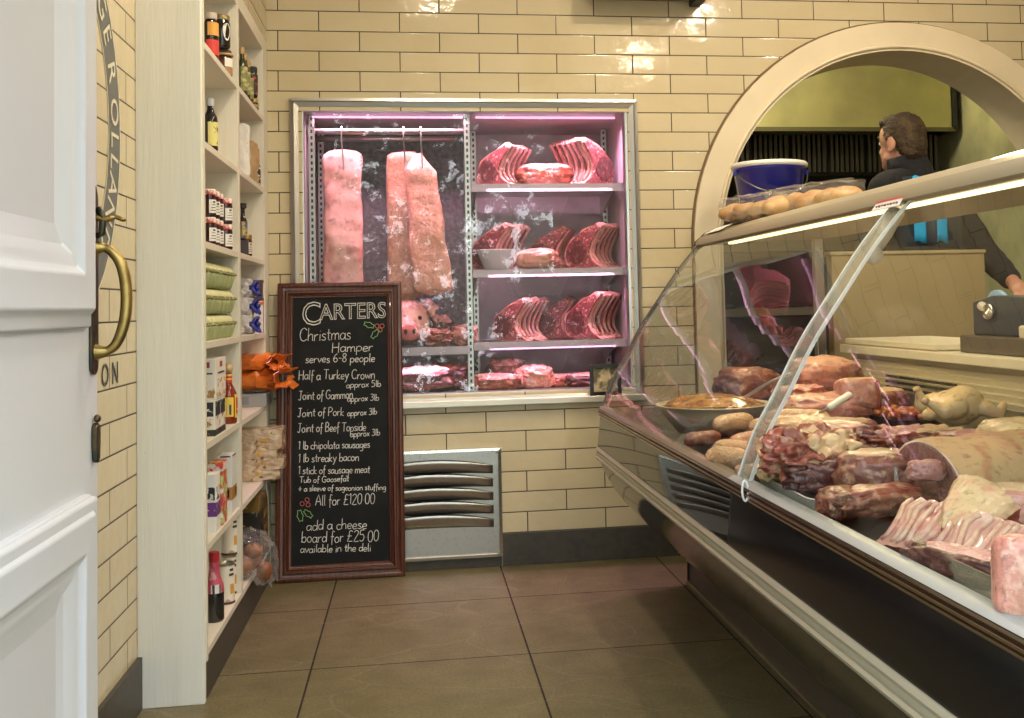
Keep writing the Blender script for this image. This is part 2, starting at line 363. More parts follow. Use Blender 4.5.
# shop front with its wide doorway and light above
me = sheet('wall_front', [(-.6, 0), (.296, 0), (.296, 2.42), (1.86, 2.42), (1.86, 0), (5., 0), (5., 2.8), (-.6, 2.8)], [], .12)
me.transform(Matrix.Translation((0, -3.24, 0)) @ Matrix.Rotation(PI/2, 4, 'X')); struct(link('wall_front', me, M('shop front paint', (.6, .58, .52), .6)))
# kitchen beyond the arch
KW = M('kitchen dark wall', (.035, .033, .028), .5); KS = M('green tinged steel cladding', (.52, .50, .29), .38, .3, noise=(5, (.34, .33, .2), .4, .7))
struct(MB().box(1.5, 4.7, 2.3, 2.4, 0, 2.7).build('wall_kitchen_back', KW))
struct(MB().box(3.80, 3.9, .25, 2.3, 0, 2.7).build('wall_kitchen_right', KS))
struct(MB().box(1.5, 1.6, .75, 2.3, 0, 2.7).build('wall_kitchen_left', KW))
struct(MB().box(1.5, 4.7, .25, 2.4, 2.62, 2.72).build('ceiling_kitchen', M('kitchen ceiling paint', (.5, .46, .36), .8)))
hd = thing('extractor_hood', 'large steel extractor hood over the dark cooking range beyond the arch', 'extractor hood', (3.1, 1.6, 1.87))
HS = M('greenish brushed hood steel', (.52, .50, .25), .36, .8, noise=(4, (.38, .36, .2), .4, .7))
MB().prism([(1.20, 1.88), (1.20, 2.40), (1.24, 2.44), (2.28, 2.44), (2.28, 2.0), (1.24, 1.88)], 'X', 1.75, 3.74).build('hood_body', HS, hd, bevel=.006)
MB().box(1.75, 3.752, 1.19, 1.206, 1.862, 1.884).build('drip_edge', M('dark hood edge', (.12, .11, .06), .4, .6), hd)
MB().box(3.742, 3.765, 1.19, 2.28, 1.87, 2.42).build('side_edge', black_m, hd)
for i in range(9):
    f = MB()
    for k in range(7): f.box(1.82+i*.212+k*.028, 1.836+i*.212+k*.028, 1.30, 1.35, 1.66, 1.86)
    f.box(1.81+i*.212, 2.01+i*.212, 1.35, 1.36, 1.65, 1.87); f.build('grease_filter', M('greasy dark steel', (.045, .042, .035), .35, .7), hd)
rg = thing('cooking_range', 'dark cooking range with pale worktop edge below the extractor hood', 'cooker', (3.0, 1.9, 0))
MB().box(1.75, 3.7, 1.55, 2.25, 0, .9).build('range_body', M('range dark steel', (.05, .05, .045), .35, .6), rg, bevel=.01)
MB().box(1.75, 3.7, 1.50, 2.28, .9, .94).build('range_top', M('range top', (.2, .19, .15), .35, .6), rg)
MB().box(1.75, 3.7, 2.1, 2.28, 1.28, 1.50).build('back_shelf', M('range shelf', (.16, .15, .12), .4, .4), rg)
for x in (2.2, 2.6, 3.0, 3.4): MB().lathe([(.11, 0), (.12, .012), (.05, .03), (.05, .0)], 16, (x, 1.85, .94)).build('burner', black_m, rg)

# ================================================================== FRIDGE IN THE WALL
fr = thing('meat_fridge', 'stainless steel framed meat display fridge with pink lighting built into the tiled back wall', 'display fridge', (1.094, 0, .612))
pinkwall = M('fridge lining panel', (.52, .44, .47), .35, noise=(14, (.43, .36, .39), .45, .7))
darkwall = M('fridge dark rear panel', (.15, .135, .135), .4, noise=(50, (.07, .065, .065), .4, .65), bump=(90, .3, (1, 1, 3)))
X0, X1, Z0, Z1 = .427, 1.761, .612, 1.787
f = MB()
def frame_ring(b, x0, x1, z0, z1, prof):
    """mitred frame: prof = [(inset, y)]"""
    rings = []
    for i_, y in prof: rings.append([(x0+i_, y, z0+i_), (x1-i_, y, z0+i_), (x1-i_, y, z1-i_), (x0+i_, y, z1-i_)])
    b.loft(rings, cap=False); return b
frame_ring(f, X0, X1, Z0, Z1, [(0, .001), (0, -.018), (.012, -.020), (.014, -.010), (.030, -.004), (.032, .012), (.046, .014), (.048, .06)]).build('frame', steel, fr)
MB().box(X0-.004, X1+.004, -.034, .0, Z0-.004, Z0+.02).build('sill', M('pale sill', (.72, .68, .58), .3, .5), fr, bevel=.003)
MB().box(X0+.044, X1-.044, .036, .042, Z0+.044, Z1-.044).build('glass_door', GLF, fr)
li = MB(); D1 = .56; xi0, xi1, zi0, zi1 = .476, 1.722, .645, 1.74
li.add([(xi0, .06, zi0), (xi0, D1, zi0), (xi0, D1, zi1), (xi0, .06, zi1)], [(0, 1, 2, 3)]).add([(xi1, .06, zi0), (xi1, D1, zi0), (xi1, D1, zi1), (xi1, .06, zi1)], [(0, 1, 2, 3)])
li.add([(xi0, .06, zi1), (xi1, .06, zi1), (xi1, D1, zi1), (xi0, D1, zi1)], [(0, 1, 2, 3)]).add([(xi0, .06, zi0), (xi1, .06, zi0), (xi1, D1, zi0), (xi0, D1, zi0)], [(0, 1, 2, 3)])
li.add([(1.10, D1, zi0), (xi1, D1, zi0), (xi1, D1, zi1), (1.10, D1, zi1)], [(0, 1, 2, 3)])
o = li.build('lining', pinkwall, fr); s_ = o.modifiers.new('t', 'SOLIDIFY'); s_.thickness = .004
MB().box(xi0, 1.10, D1-.02, D1, zi0, zi1).build('rear_panel', darkwall, fr)
for k in range(3): MB().add([(1.33, D1-.006, .70+k*.33), (1.52, D1-.006, .70+k*.33), (1.62, D1-.006, .93+k*.33), (1.24, D1-.006, .93+k*.33), (1.33, D1-.001, .70+k*.33), (1.52, D1-.001, .70+k*.33), (1.62, D1-.001, .93+k*.33), (1.24, D1-.001, .93+k*.33)], [(0, 1, 2, 3), (4, 5, 6, 7), (0, 1, 5, 4), (2, 3, 7, 6), (1, 2, 6, 5), (3, 0, 4, 7)]).build('air_panel', M('pale air panel', (.60, .52, .55), .35), fr)
for x, y in ((.497, .10), (1.095, .10), (1.70, .42), (1.14, .47), (.50, .47)):
    p = MB().box(x-.012, x+.012, y-.012, y+.012, zi0, zi1); po = p.build('slotted_post', steel, fr, bevel=.002)
    s_ = MB()
    for k in range(44): s_.box(x-.004, x+.004, y-.0135, y-.011, zi0+.02+k*.0245, zi0+.033+k*.0245)
    s_.build('slots', black_m, po)
for z in (1.465, 1.127, .842): # right-hand shelves
    sh = MB().box(1.11, 1.716, .09, .46, z-.012, z).build('shelf', steel, fr, bevel=.002)
    MB().box(1.108, 1.718, .082, .09, z-.028, z+.003).build('shelf_lip', M('shelf lip', (.42, .36, .39), .45, .5), sh)
    for x in (1.13, 1.69): MB().prism([(.1, z-.012), (.46, z-.012), (.46, z-.10)], 'X', x-.003, x+.003).build('bracket', steel, sh)
sh = MB().box(.49, 1.09, .09, .46, .818, .830).build('shelf', steel, fr, bevel=.002)
MB().box(.488, 1.092, .082, .09, .802, .833).build('shelf_lip', MATS['shelf lip'], sh)
for y in (.11, .30): MB().tube([(.480, y, 1.68), (1.088, y, 1.68)], .012, 10).build('hanging_rail', steel, fr, smooth=True)
MB().box(.483, .487, .09, .32, 1.66, 1.70).build('rail_bracket', steel, fr); MB().box(1.088, 1.094, .09, .32, 1.66, 1.70).build('rail_bracket', steel, fr)
led = M('pink led', (1, .7, .85), .5, emit=((1.0, .52, .82), 1.3))
MB().box(.50, 1.08, .082, .094, 1.729, 1.736).box(1.13, 1.69, .082, .094, 1.729, 1.736).build('led_strip', led, fr)
for z in (1.465, 1.127, .842): MB().box(1.15, 1.68, .092, .100, z-.020, z-.013).build('led_strip', led, fr)

# vent below the fridge
vt = thing('vent_grille', 'square stainless steel vent grille with five arched louvres low on the tiled wall', 'vent', (.93, 0, .04))
MB().box(.66, 1.192, -.018, -.002, .05, .440).build('plate', steel_dull, vt)
fr2 = MB(); frame_ring(fr2, .652, 1.197, .040, .448, [(0, -.001), (0, -.026), (.010, -.028), (.013, -.018)]).build('frame', M('bright steel edge', (.75, .73, .68), .25, 1.), vt)
for k in range(5):
    zc = .382-k*.0505; lv = []; n = 22; xa, xb = .690, 1.165
    def row(dz, dy, lift): return [(xa+(xb-xa)*i/n, -.018-dy*(1-((2*i/n-1)**4)), zc+lift*(1-(2*i/n-1)**2)*.028+dz) for i in range(n+1)]
    r = [row(-.030, .0, .25), row(-.022, .014, .35), row(-.006, .026, .75), row(0, .030, 1.)]
    lo = MB().loft(r, cap=False, closed=False).build('louvre', steel_dull, vt, smooth=True); q = lo.modifiers.new('t', 'SOLIDIFY'); q.thickness = .0018
    gp = MB().loft([row(.001, .0, 1.), row(-.007, .0, .8)], cap=False, closed=False); gp.v = [p+Vector((0, -.0012, 0)) for p in gp.v]
    gp.loft([row(.010, -.0003, 1.), row(.0, -.0003, 1.)], cap=False, closed=False).loft([row(.0, .0, 1.), row(-.001, .026, 1.)], cap=False, closed=False).build('slot', black_m, lo)  # black strips paint the shade of each louvre opening, widened onto the plate
for x, z in ((.675, .06), (1.18, .06), (.675, .43), (1.18, .43)): MB().sphere((x, -.019, z), (.005, .003, .005), 8, 5).build('screw', steel, vt)

# small framed photo on the sill
pf = thing('photo_frame', 'small black framed photograph standing on the sill at the corner of the meat fridge', 'picture frame', (1.605, -.026, .632))
fb = MB(); frame_ring(fb, 1.545, 1.668, .632, .752, [(0, -.018), (0, -.032), (.014, -.033), (.015, -.026)]).build('frame', M('black frame paint', (.015, .015, .014), .35), pf)
MB().box(1.546, 1.667, -.026, -.02, .633, .751).build('print', M('faded photo print', (.55, .42, .26), .4, noise=[(22, (.12, .10, .05), .45, .55), (35, (.75, .72, .62), .6, .68), (30, (.2, .3, .1), .66, .72)]), pf)

# dark fitting at the very top of the wall
ft = thing('wall_fitting', 'dark grey fitting above the meat fridge at the top edge of the picture', 'wall fitting', (1.8, -.1, 2.17))
MB().prism([(-.004, 2.186), (-.16, 2.170), (-.17, 2.19), (-.15, 2.28), (-.004, 2.30)], 'X', 1.56, 1.985).build('housing', M('grey fitting metal', (.13, .115, .085), .4, .4), ft, bevel=.006)
MB().box(1.985, 2.030, -.172, -.004, 2.163, 2.31).build('end_cap', black_m, ft, bevel=.006)

# ================================================================== DOOR (left foreground)
dr = struct(MB().box(.298, .344, -3.16, -2.2, .01, 2.35).build('door_1', white_paint, bevel=.003))
XF = .344
def bolection(yn, yf, za, zb, w=.085, d=.024):
    """raised moulding round a panel: yn..yf, za..zb outer size"""
    prof = [(0, 0), (0, .010), (.010, .014), (.016, .026), (.032, d), (.046, .026), (.052, .016), (.062, .013), (.070, .004), (w, -.006)]
    b = MB(); rings = []
    for i_, h in prof:
        s = i_*w/.085; rings.append([(XF+h, yn+s, za+s), (XF+h, yf-s, za+s), (XF+h, yf-s, zb-s), (XF+h, yn+s, zb-s)])
    return b.loft(rings, cap=False)
up = bolection(-3.10, -2.272, .965, 2.24, .155).build('moulding', white_paint, dr, bevel=.004, seg=2)
MB().box(XF-.004, XF+.002, -2.96, -2.42, 1.115, 2.10).build('panel', M('door panel paint', (.53, .54, .57), .42, bump=(7, .08)), dr)
lo = bolection(-3.10, -2.272, .16, .695, .15).build('moulding', white_paint, dr, bevel=.004, seg=2)
MB().box(XF+.0, XF+.020, -3.10, -2.268, .655, .692).build('rail_moulding', white_paint, dr, bevel=.008, seg=3)
MB().box(XF-.004, XF+.002, -2.96, -2.42, .30, .56).build('panel', MATS['door panel paint'], dr)
# brass pull handle, latch and keyhole cover
def plate_pts(ya, yb, za, zb, n=8):
    c = (ya+yb)/2; r = (yb-ya)/2
    return [(c+r*math.cos(PI+PI*i/n), za+r+r*math.sin(PI+PI*i/n)) for i in range(n+1)]+[(c+r*math.cos(PI*i/n), zb-r*1.8+r*1.8*math.sin(PI*i/n)) for i in range(n+1)]
hp = MB().prism(plate_pts(-2.252, -2.214, .885, 1.205), 'X', XF, XF+.006).build('handle_plate', bronze, dr, bevel=.002)
YH = -2.232
pts = [(XF+.004, YH, 1.098), (XF+.018, YH, 1.098), (XF+.031, YH, 1.092), (XF+.044, YH, 1.075), (XF+.052, YH, 1.048), (XF+.055, YH, 1.015), (XF+.053, YH, .982), (XF+.046, YH, .953), (XF+.036, YH, .933), (XF+.022, YH, .924), (XF+.004, YH, .923)]
def smooth_path(p, n=5):
    p = [Vector(q) for q in p]; out = []
    for i in range(len(p)-1):
        a, b, c, d = p[max(i-1, 0)], p[i], p[i+1], p[min(i+2, len(p)-1)]
        for k in range(n):
            t = k/n; out.append(.5*((2*b)+(c-a)*t+(2*a-5*b+4*c-d)*t*t+(3*b-a-3*c+d)*t**3))
    return out+[p[-1]]
sp_ = smooth_path(pts); n = len(sp_)
MB().tube(sp_, [.0062+.0035*math.sin(PI*i/(n-1))+.008*max(0, 1-min(i, n-1-i)/6) for i in range(n)], 12).build('pull_handle', brass, hp, smooth=True)
lt = MB().tube(smooth_path([(XF+.006, YH, 1.150), (XF+.02, YH, 1.146), (XF+.036, YH, 1.150), (XF+.048, YH-.002, 1.146)]), [.006]*10+[.004]*6, 10).sphere((XF+.050, YH-.002, 1.145), (.006, .011, .004), 10, 6)
lt.build('thumb_latch', brass, hp, smooth=True)
MB().tube([(XF+.006, YH, 1.118), (XF+.016, YH, 1.122), (XF+.018, YH, 1.15), (XF+.008, YH, 1.165)], .006, 8).build('latch_boss', bronze, hp, smooth=True)
kc = MB().prism([(-2.236, .742), (-2.228, .738), (-2.220, .744), (-2.216, .775), (-2.217, .800), (-2.228, .806), (-2.239, .800), (-2.240, .772)], 'X', XF, XF+.010).build('keyhole_cover', bronze, dr, bevel=.003)
MB().sphere((XF+.007, -2.228, .812), (.006, .007, .007), 10, 6).build('pivot', bronze, kc, smooth=True)

# painted sign on the left wall
sg = thing('wall_sign', 'round shop sign painted on the left tiled wall, cream capitals on a dark grey ring', 'sign', (.18, -1.89, 1.414))
cy_, cz_, n = -1.89, 1.414, 72
MB().loft([[(.1812, cy_+r*math.cos(2*PI*i/n), cz_+r*math.sin(2*PI*i/n)) for i in range(n)] for r in (.376, .469)]+[[(.1802, cy_+r*math.cos(2*PI*i/n), cz_+r*math.sin(2*PI*i/n)) for i in range(n)] for r in (.469, .376)], cap=False).build('ring', sign_grey, sg)
for r0, r1, mt in ((.469, .473, sign_cream), (.372, .376, sign_cream)):
    MB().loft([[(.1813, cy_+r*math.cos(2*PI*i/n), cz_+r*math.sin(2*PI*i/n)) for i in range(n)] for r in (r0, r1)]+[[(.1802, cy_+r*math.cos(2*PI*i/n), cz_+r*math.sin(2*PI*i/n)) for i in range(n)] for r in (r1, r0)], cap=False).build('ring_edge', mt, sg)
def sign_text(txt, pos, size, rot, mt):
    me = text_mesh(txt, size, .0005, 'CENTER')
    # local text x -> +Y, y -> Z, normal -> +X
    me.transform(Matrix.Translation(Vector(pos)-wl(sg)) @ Matrix.Rotation(rot, 4, 'X') @ Matrix(((0, 0, 1, 0), (1, 0, 0, 0), (0, 1, 0, 0), (0, 0, 0, 1))))
    return link('letter', me, mt, sg)
for ch, a in zip('GEORGEROLLAND', [118, 108, 98, 88, 41.5, 32, 20, 7, -2, -9.5, -17.5, -26.5, -37]):
    if ch and a < 70:
        a = math.radians(a); r = .392
        sign_text(ch, (.182, cy_+r*math.cos(a), cz_+r*math.sin(a)), .088, a-PI/2, sign_cream)
for ch, y in (('O', -1.553), ('N', -1.470)): sign_text(ch, (.182, y, .824), .074, 0, sign_black)

# ================================================================== CHALKBOARD
bd = thing('chalkboard', 'tall chalkboard in a red brown wooden frame, handwritten menu in white chalk', 'chalkboard', (.60, -.05, 0))
BW, BH, TILT = .468, 1.088, .022
BC = .598
# board plane: local (s, t) -> world; leans back slightly and its left side stands a touch nearer
def bpt(s, t, d=0.):
    yb = -.072+t*TILT-.004*(BW/2-s)/BW
    return Vector((BC-BW/2+s+(.018*(t/BH)*(1-s/BW)), yb-d, t))
def bframe(prof):
    b = MB(); rings = []
    for i_, h in prof: rings.append([bpt(i_, i_, h), bpt(BW-i_, i_, h), bpt(BW-i_, BH-i_, h), bpt(i_, BH-i_, h)])
    return b.loft(rings, cap=False)
bframe([(0, -.022), (0, .006), (.004, .010), (.014, .011), (.018, .007), (.028, .005), (.031, .010), (.038, .010), (.042, .003), (.046, .005), (.050, .001), (.055, .0), (.058, -.006)]).build('frame', mahog, bd, bevel=.001, seg=1)
bb = MB(); bb.loft([[bpt(.03, .03, -.006), bpt(BW-.03, .03, -.006), bpt(BW-.03, BH-.03, -.006), bpt(.03, BH-.03, -.006)], [bpt(.03, .03, -.02), bpt(BW-.03, .03, -.02), bpt(BW-.03, BH-.03, -.02), bpt(.03, BH-.03, -.02)]])
bb.build('writing_board', chalk_black, bd)
def bpix(u, v):
    """pixel of the writing -> (s, t) on the board"""
    p = at(u, v, y=-.06); p = at(u, v, y=-.072+p.z*TILT); t = p.z
    k = .018*(t/BH); s = (p.x-BC+BW/2-k)/(1-k/BW); return s, t
# single-stroke handwriting, grid: x-height 4, cap 8, descender -3
G = {
'a': (4.2, [[(3.4,3.2),(2.2,4),(.8,3.4),(.3,1.8),(1,.2),(2.4,.3),(3.4,1.8)], [(3.5,4),(3.5,.8),(4.2,0)]]), 'b': (4.2, [[(.5,8),(.5,0)], [(.5,2.6),(1.8,4),(3.4,3.4),(3.6,1.4),(2.4,0),(.5,.8)]]),
'c': (3.6, [[(3.2,3.4),(2,4),(.7,3.2),(.4,1.6),(1.2,.2),(2.4,0),(3.3,.6)]]), 'd': (4.2, [[(3.4,3),(2,4),(.7,3.2),(.4,1.4),(1.4,0),(2.8,.6),(3.5,2)], [(3.6,8),(3.6,0)]]),
'e': (3.8, [[(.5,2),(3.3,2.3),(2.9,3.7),(1.6,4),(.5,2.8),(.5,1.2),(1.5,0),(3.3,.6)]]), 'f': (3, [[(3,7.4),(2.2,8),(1.4,7.2),(1.3,-2)], [(.3,4),(2.7,4)]]),
'g': (4.2, [[(3.4,3.2),(2,4),(.6,3.2),(.5,1.4),(1.6,.4),(3,1),(3.5,2.6)], [(3.6,4),(3.5,-1.8),(2.4,-3),(.8,-2.4)]]), 'h': (4.2, [[(.5,8),(.5,0)], [(.5,2.4),(1.8,4),(3.2,3.6),(3.5,0)]]),
'i': (1.8, [[(.9,4),(.9,0)], [(.9,5.8),(1,6)]]), 'k': (3.8, [[(.5,8),(.5,0)], [(3.1,4),(.6,1.8),(3.4,0)]]), 'l': (1.8, [[(.8,8),(.8,.8),(1.5,0)]]),
'm': (6, [[(.5,4),(.5,0)], [(.5,2.8),(1.6,4),(2.7,3.6),(2.9,0)], [(2.9,2.8),(4,4),(5,3.6),(5.4,0)]]), 'n': (4.2, [[(.5,4),(.5,0)], [(.5,2.6),(1.8,4),(3.2,3.6),(3.6,0)]]),
'o': (4.2, [[(2,4),(.7,3.2),(.4,1.6),(1.4,0),(2.8,.2),(3.6,1.8),(3.2,3.4),(2,4)]]), 'p': (4.2, [[(.5,4),(.5,-3)], [(.5,2.8),(1.8,4),(3.4,3.2),(3.5,1.2),(2.2,0),(.6,.6)]]),
'r': (3.2, [[(.5,4),(.5,0)], [(.5,2.4),(1.6,3.8),(2.8,3.8)]]), 's': (3.4, [[(2.9,3.4),(1.6,4),(.6,3.2),(1.4,2.2),(2.6,1.6),(2.8,.6),(1.6,0),(.3,.5)]]), 't': (3, [[(1.4,6.8),(1.4,.8),(2.6,.1)], [(.2,4.4),(2.7,4.4)]]),
'u': (4.2, [[(.5,4),(.6,1),(1.8,0),(3.2,1),(3.5,4)], [(3.5,4),(3.6,0)]]), 'w': (5.6, [[(.3,4),(1.5,0),(2.7,3.4),(3.9,0),(5.2,4)]]), 'v': (3.8, [[(.3,4),(1.8,0),(3.4,4)]]), 'x': (3.8, [[(.4,4),(3.3,0)], [(3.3,4),(.4,0)]]), 'y': (4, [[(.4,4),(1.9,.4)], [(3.6,4),(1.4,-2.4),(.4,-3)]]),
'A': (5.4, [[(.3,0),(2.6,8),(4.9,0)], [(1.2,2.8),(4.1,2.8)]]), 'B': (5, [[(.7,0),(.7,8),(3,7.8),(3.8,6.2),(2.8,4.4),(.8,4.2)], [(2.6,4.3),(4.3,2.8),(3.8,.6),(.7,0)]]), 'C': (5.4, [[(4.8,6.6),(3.2,8),(1.2,7),(.4,4),(1.2,1),(3.2,0),(4.9,1.2)]]),
'G': (5.6, [[(4.8,6.8),(3.2,8),(1.2,7),(.4,4),(1.2,1),(3.2,0),(4.7,1),(4.8,3.4),(3,3.4)]]), 'H': (5.6, [[(.7,8),(.7,0)], [(4.6,8),(4.6,0)], [(.7,4.2),(4.6,4.2)]]), 'J': (4.6, [[(1,8),(4.2,8)], [(2.8,8),(2.6,1),(1.6,0),(.4,.8)]]),
'P': (4.8, [[(.7,0),(.7,8),(3.2,7.8),(4.2,6),(3,4),(.8,3.8)]]), 'T': (5, [[(.2,8),(4.8,8)], [(2.5,8),(2.5,0)]]), 'K': (5, [[(.7,8),(.7,0)], [(4.4,8),(.8,3.6),(4.5,0)]]),
'0': (4.6, [[(2.2,8),(.7,6.6),(.5,2.4),(1.6,0),(3.2,.4),(4,3),(3.8,6.6),(2.2,8)]]), '1': (2.4, [[(.4,6.6),(1.4,8),(1.4,0)]]), '2': (4.6, [[(.6,6.6),(2,8),(3.6,7.2),(3.4,5),(.5,0),(4.1,.1)]]), '3': (4.4, [[(.6,7.4),(2.4,8),(3.6,6.8),(2.6,4.6),(1.4,4.4)], [(2.4,4.5),(3.8,3),(3.2,.6),(1.6,0),(.4,.9)]]),
'5': (4.4, [[(3.6,8),(.9,8),(.7,4.8),(2.6,5),(3.7,3.2),(3,.6),(1.4,0),(.4,.8)]]), '6': (4.6, [[(3.4,7.8),(1.4,6),(.5,2.6),(1.4,.2),(3,.2),(3.8,2),(2.8,3.8),(1.2,3.4),(.6,2)]]), '8': (4.6, [[(2.2,4.3),(.8,5.6),(1.2,7.6),(3,7.8),(3.6,6),(2.2,4.3),(.7,2.6),(1.2,.4),(3,.2),(3.8,2.4),(2.2,4.3)]]),
'-': (3, [[(.4,3.6),(2.6,3.6)]]), '.': (2, [[(.7,3.2),(.95,3.2)]]), '&': (4.6, [[(2.2,.2),(2.2,6)], [(.4,3),(4,3)]]), '£': (5, [[(4.2,7),(3,8),(1.8,7),(1.6,3),(.6,.2),(4.4,.2)], [(.5,4),(3.6,4)]]), ' ': (2.4, []) }
rng = random.Random(3)
def write(txt, u0, u1, vb, cap, name='chalk_line', mt=None, thick=.0013, dv=0):
    """txt from pixel u0 to u1 on baseline vb (dv = rise of the baseline), capitals cap pixels tall"""
    wid = sum(G[c][0] for c in txt); b = MB(); x = 0
    s0, t0 = bpix(u0, vb); s1, t1 = bpix(u1, vb-dv); hs = abs(bpix(u0, vb-cap)[1]-t0)/8; ws = (s1-s0)/wid
    for c in txt:
        jt = rng.uniform(-.35, .35)
        for st in G[c][1]:
            pts = []
            for (gx, gy) in st:
                gx += gy*.06; f_ = (x+gx)/wid
                s = s0+(x+gx)*ws; t = t0+(t1-t0)*f_+(gy+jt)*hs; pts.append(bpt(s, t, -.0052))
            if len(pts) > 2: pts = smooth_path(pts, 2)
            b.tube(pts, thick*rng.uniform(.85, 1.1), 4)
        x += G[c][0]
    return b.build(name, mt or chalk_w, bd)
for a in [('Christmas', 299, 351, 341, 13), ('Hamper', 331, 373, 352.5, 10), ('serves 6-8 people', 305, 375, 363, 8.5, ), ('Half a Turkey Crown', 298, 375, 380, 9.5),
          ('approx 5lb', 346, 381, 388, 6.5), ('Joint of Gammon', 298, 353, 400, 9), ('approx 3lb', 347, 379, 402, 6.5), ('Joint of Pork', 297, 344, 417, 8.5), ('approx 3lb', 347, 377, 416, 6.5),
          ('Joint of Beef Topside', 297, 366, 432.5, 9), ('approx 3lb', 350, 380, 437, 6.5), ('1 lb chipolata sausages', 298, 370, 449.5, 8), ('1 lb streaky bacon', 298, 359, 462.5, 8.5),
          ('1 stick of sausage meat', 298, 370, 474.5, 8), ('Tub of Goosefat', 299, 349, 483, 6), ('& a sleeve of sageonion stuffing', 298, 386, 491.5, 6), ('All for £120.00', 315, 375, 505.5, 10.5),
          ('add a cheese', 306, 367, 530.5, 10.5), ('board for £25.00', 301, 379, 543, 11), ('available in the deli', 300, 371, 553, 8)]:
    write(*a, dv=1.5)
# outlined capitals at the top
def outline(txt, u0, u1, vb, size_px):
    me = text_mesh(txt, 1., outline=.018); xs = [v.co.x for v in me.vertices]; ys = [v.co.y for v in me.vertices]; xa, xb, ya, yb = min(xs), max(xs), min(ys), max(ys)
    s0, t0 = bpix(u0, vb); s1, _ = bpix(u1, vb); _, t1 = bpix(u0, vb-size_px)
    for v in me.vertices:
        s = s0+(v.co.x-xa)/(xb-xa)*(s1-s0); t = t0+(v.co.y-ya)/(yb-ya)*(t1-t0)+.004*(s-s0)/(.3); v.co = bpt(s, t, -.0058-v.co.z*.04)-wl(bd)
    return link('chalk_capitals', me, chalk_w, bd)
outline('C', 302, 320.5, 326, 24); outline('ARTERS', 319, 386, 320.5, 16.5)
def holly(u, v, leaves, berries):
    b = MB()
    for (du, dv_, ang, ln) in leaves:
        pts = []
        for k in range(25):
            a = 2*PI*k/24; r = 1+(.22 if k % 4 == 2 else -.1 if k % 4 == 0 else 0); x, y = ln*math.cos(a)*r, ln*.48*math.sin(a)*r
            pts.append(bpt(*bpix(u+du+x*math.cos(ang)-y*math.sin(ang), v+dv_+x*math.sin(ang)+y*math.cos(ang)), -.0052))
        b.tube(pts, .001, 4)
    b.build('chalk_holly_leaves', chalk_g, bd); b = MB()
    for (du, dv_) in berries: b.tube([bpt(*bpix(u+du+2.1*math.cos(a*PI/6), v+dv_+2.1*math.sin(a*PI/6)), -.0052) for a in range(13)], .001, 4)
    b.build('chalk_holly_berries', chalk_r, bd)
holly(375, 330, [(-6, -5, .35, 5), (0, 4, -.9, 5)], [(2, -4), (7, -4), (5, 0)])
holly(304, 508, [(-4, 8, 1.4, 5.5), (4, 6, .7, 5)], [(-2, -4), (3, -8), (4, -3)])

# ================================================================== SERVE-OVER COUNTER
YE, YN = -.40, -3.14
ct = thing('serve_over_counter', 'long refrigerated meat counter with curved glass front and black glossy lower panels', 'counter', (1.95, -1.75, 0))
MB().box(1.812, 2.36, YN, -.44, .0, .10).build('kick_panel', kick_m, ct)
MB().box(1.800, 1.813, YN, -.436, .0, .016).build('kick_strip', M('kick strip metal', (.42, .37, .27), .3, .9), ct, bevel=.003)
MB().box(1.806, 1.814, -.446, -.436, .016, .09).build('kick_corner', black_m, ct)
FPN = [(1.5045, .47), (1.5175, .594), (2.36, .60), (2.36, .445), (1.511, .445)]
belly = smooth_path([(1.511, 0, .447), (1.523, 0, .411), (1.549, 0, .361), (1.592, 0, .297), (1.672, 0, .213), (1.735, 0, .152), (1.803, 0, .092), (1.83, 0, .080)], 4)
MB().prism([(p.x, p.z) for p in belly]+[(2.36, .08), (2.36, .447)], 'Y', YN, YE).build('belly_panel', belly_gloss, ct, smooth=False)
MB().prism(FPN, 'Y', -1.975, YE).build('front_panel', black_gloss, ct, bevel=.002); MB().prism(FPN, 'Y', YN, -1.979).build('front_panel', M('black satin panel', (.005, .005, .006), .16, spec=.2), ct, bevel=.002)
MB().prism([(1.520, .478), (1.512, .486), (1.503, .485), (1.497, .478), (1.502, .470), (1.500, .466), (1.500, .460), (1.502, .457), (1.496, .452), (1.500, .444), (1.510, .440), (1.520, .446)], 'Y', YN, YE-.002).build('bumper_rail', M('champagne bumper metal', (.47, .45, .34), .36, .5), ct, bevel=.001)
MB().prism([(1.525, .592), (1.514, .593), (1.512, .598), (1.517, .600), (1.510, .603), (1.509, .608), (1.516, .610), (1.511, .613), (1.5115, .618), (1.518, .620), (1.55, .620), (1.55, .592)], 'Y', YN, YE-.001).build('trim_rail', M('purple tinted chrome trim', (.36, .30, .26), .22, 1.), ct, bevel=.0008, seg=1)
MB().prism([(1.511, .6195), (1.5145, .6215), (1.5245, .626), (1.545, .626), (1.545, .6195)], 'Y', YN, -1.97).build('grey_rail', lightgrey, ct, bevel=.002)
MB().prism([(1.511, .6195), (1.5145, .6215), (1.5245, .626), (1.545, .626), (1.545, .6195)], 'Y', -1.97, YE-.001).build('ribbed_rail', M('brown ribbed rail', (.20, .16, .12), .38, .3), ct, bevel=.001)
GP = smooth_path([(1.5265, 0, .6255), (1.561, 0, .712), (1.612, 0, .800), (1.672, 0, .906), (1.741, 0, 1.004), (1.809, 0, 1.098), (1.877, 0, 1.176), (1.915, 0, 1.205)], 5)
def gsheet(y0, y1, th=.006, off=0., pr=GP):
    n = len(pr); a, b = [], []
    for i, p in enumerate(pr):
        t = (pr[min(i+1, n-1)]-pr[max(i-1, 0)]).normalized(); nn = Vector((t.z, 0, -t.x))
        a.append((p+nn*off).to_tuple()[::2]); b.append((p+nn*(off+th)).to_tuple()[::2])
    return MB().prism(a+b[::-1], 'Y', y0, y1)
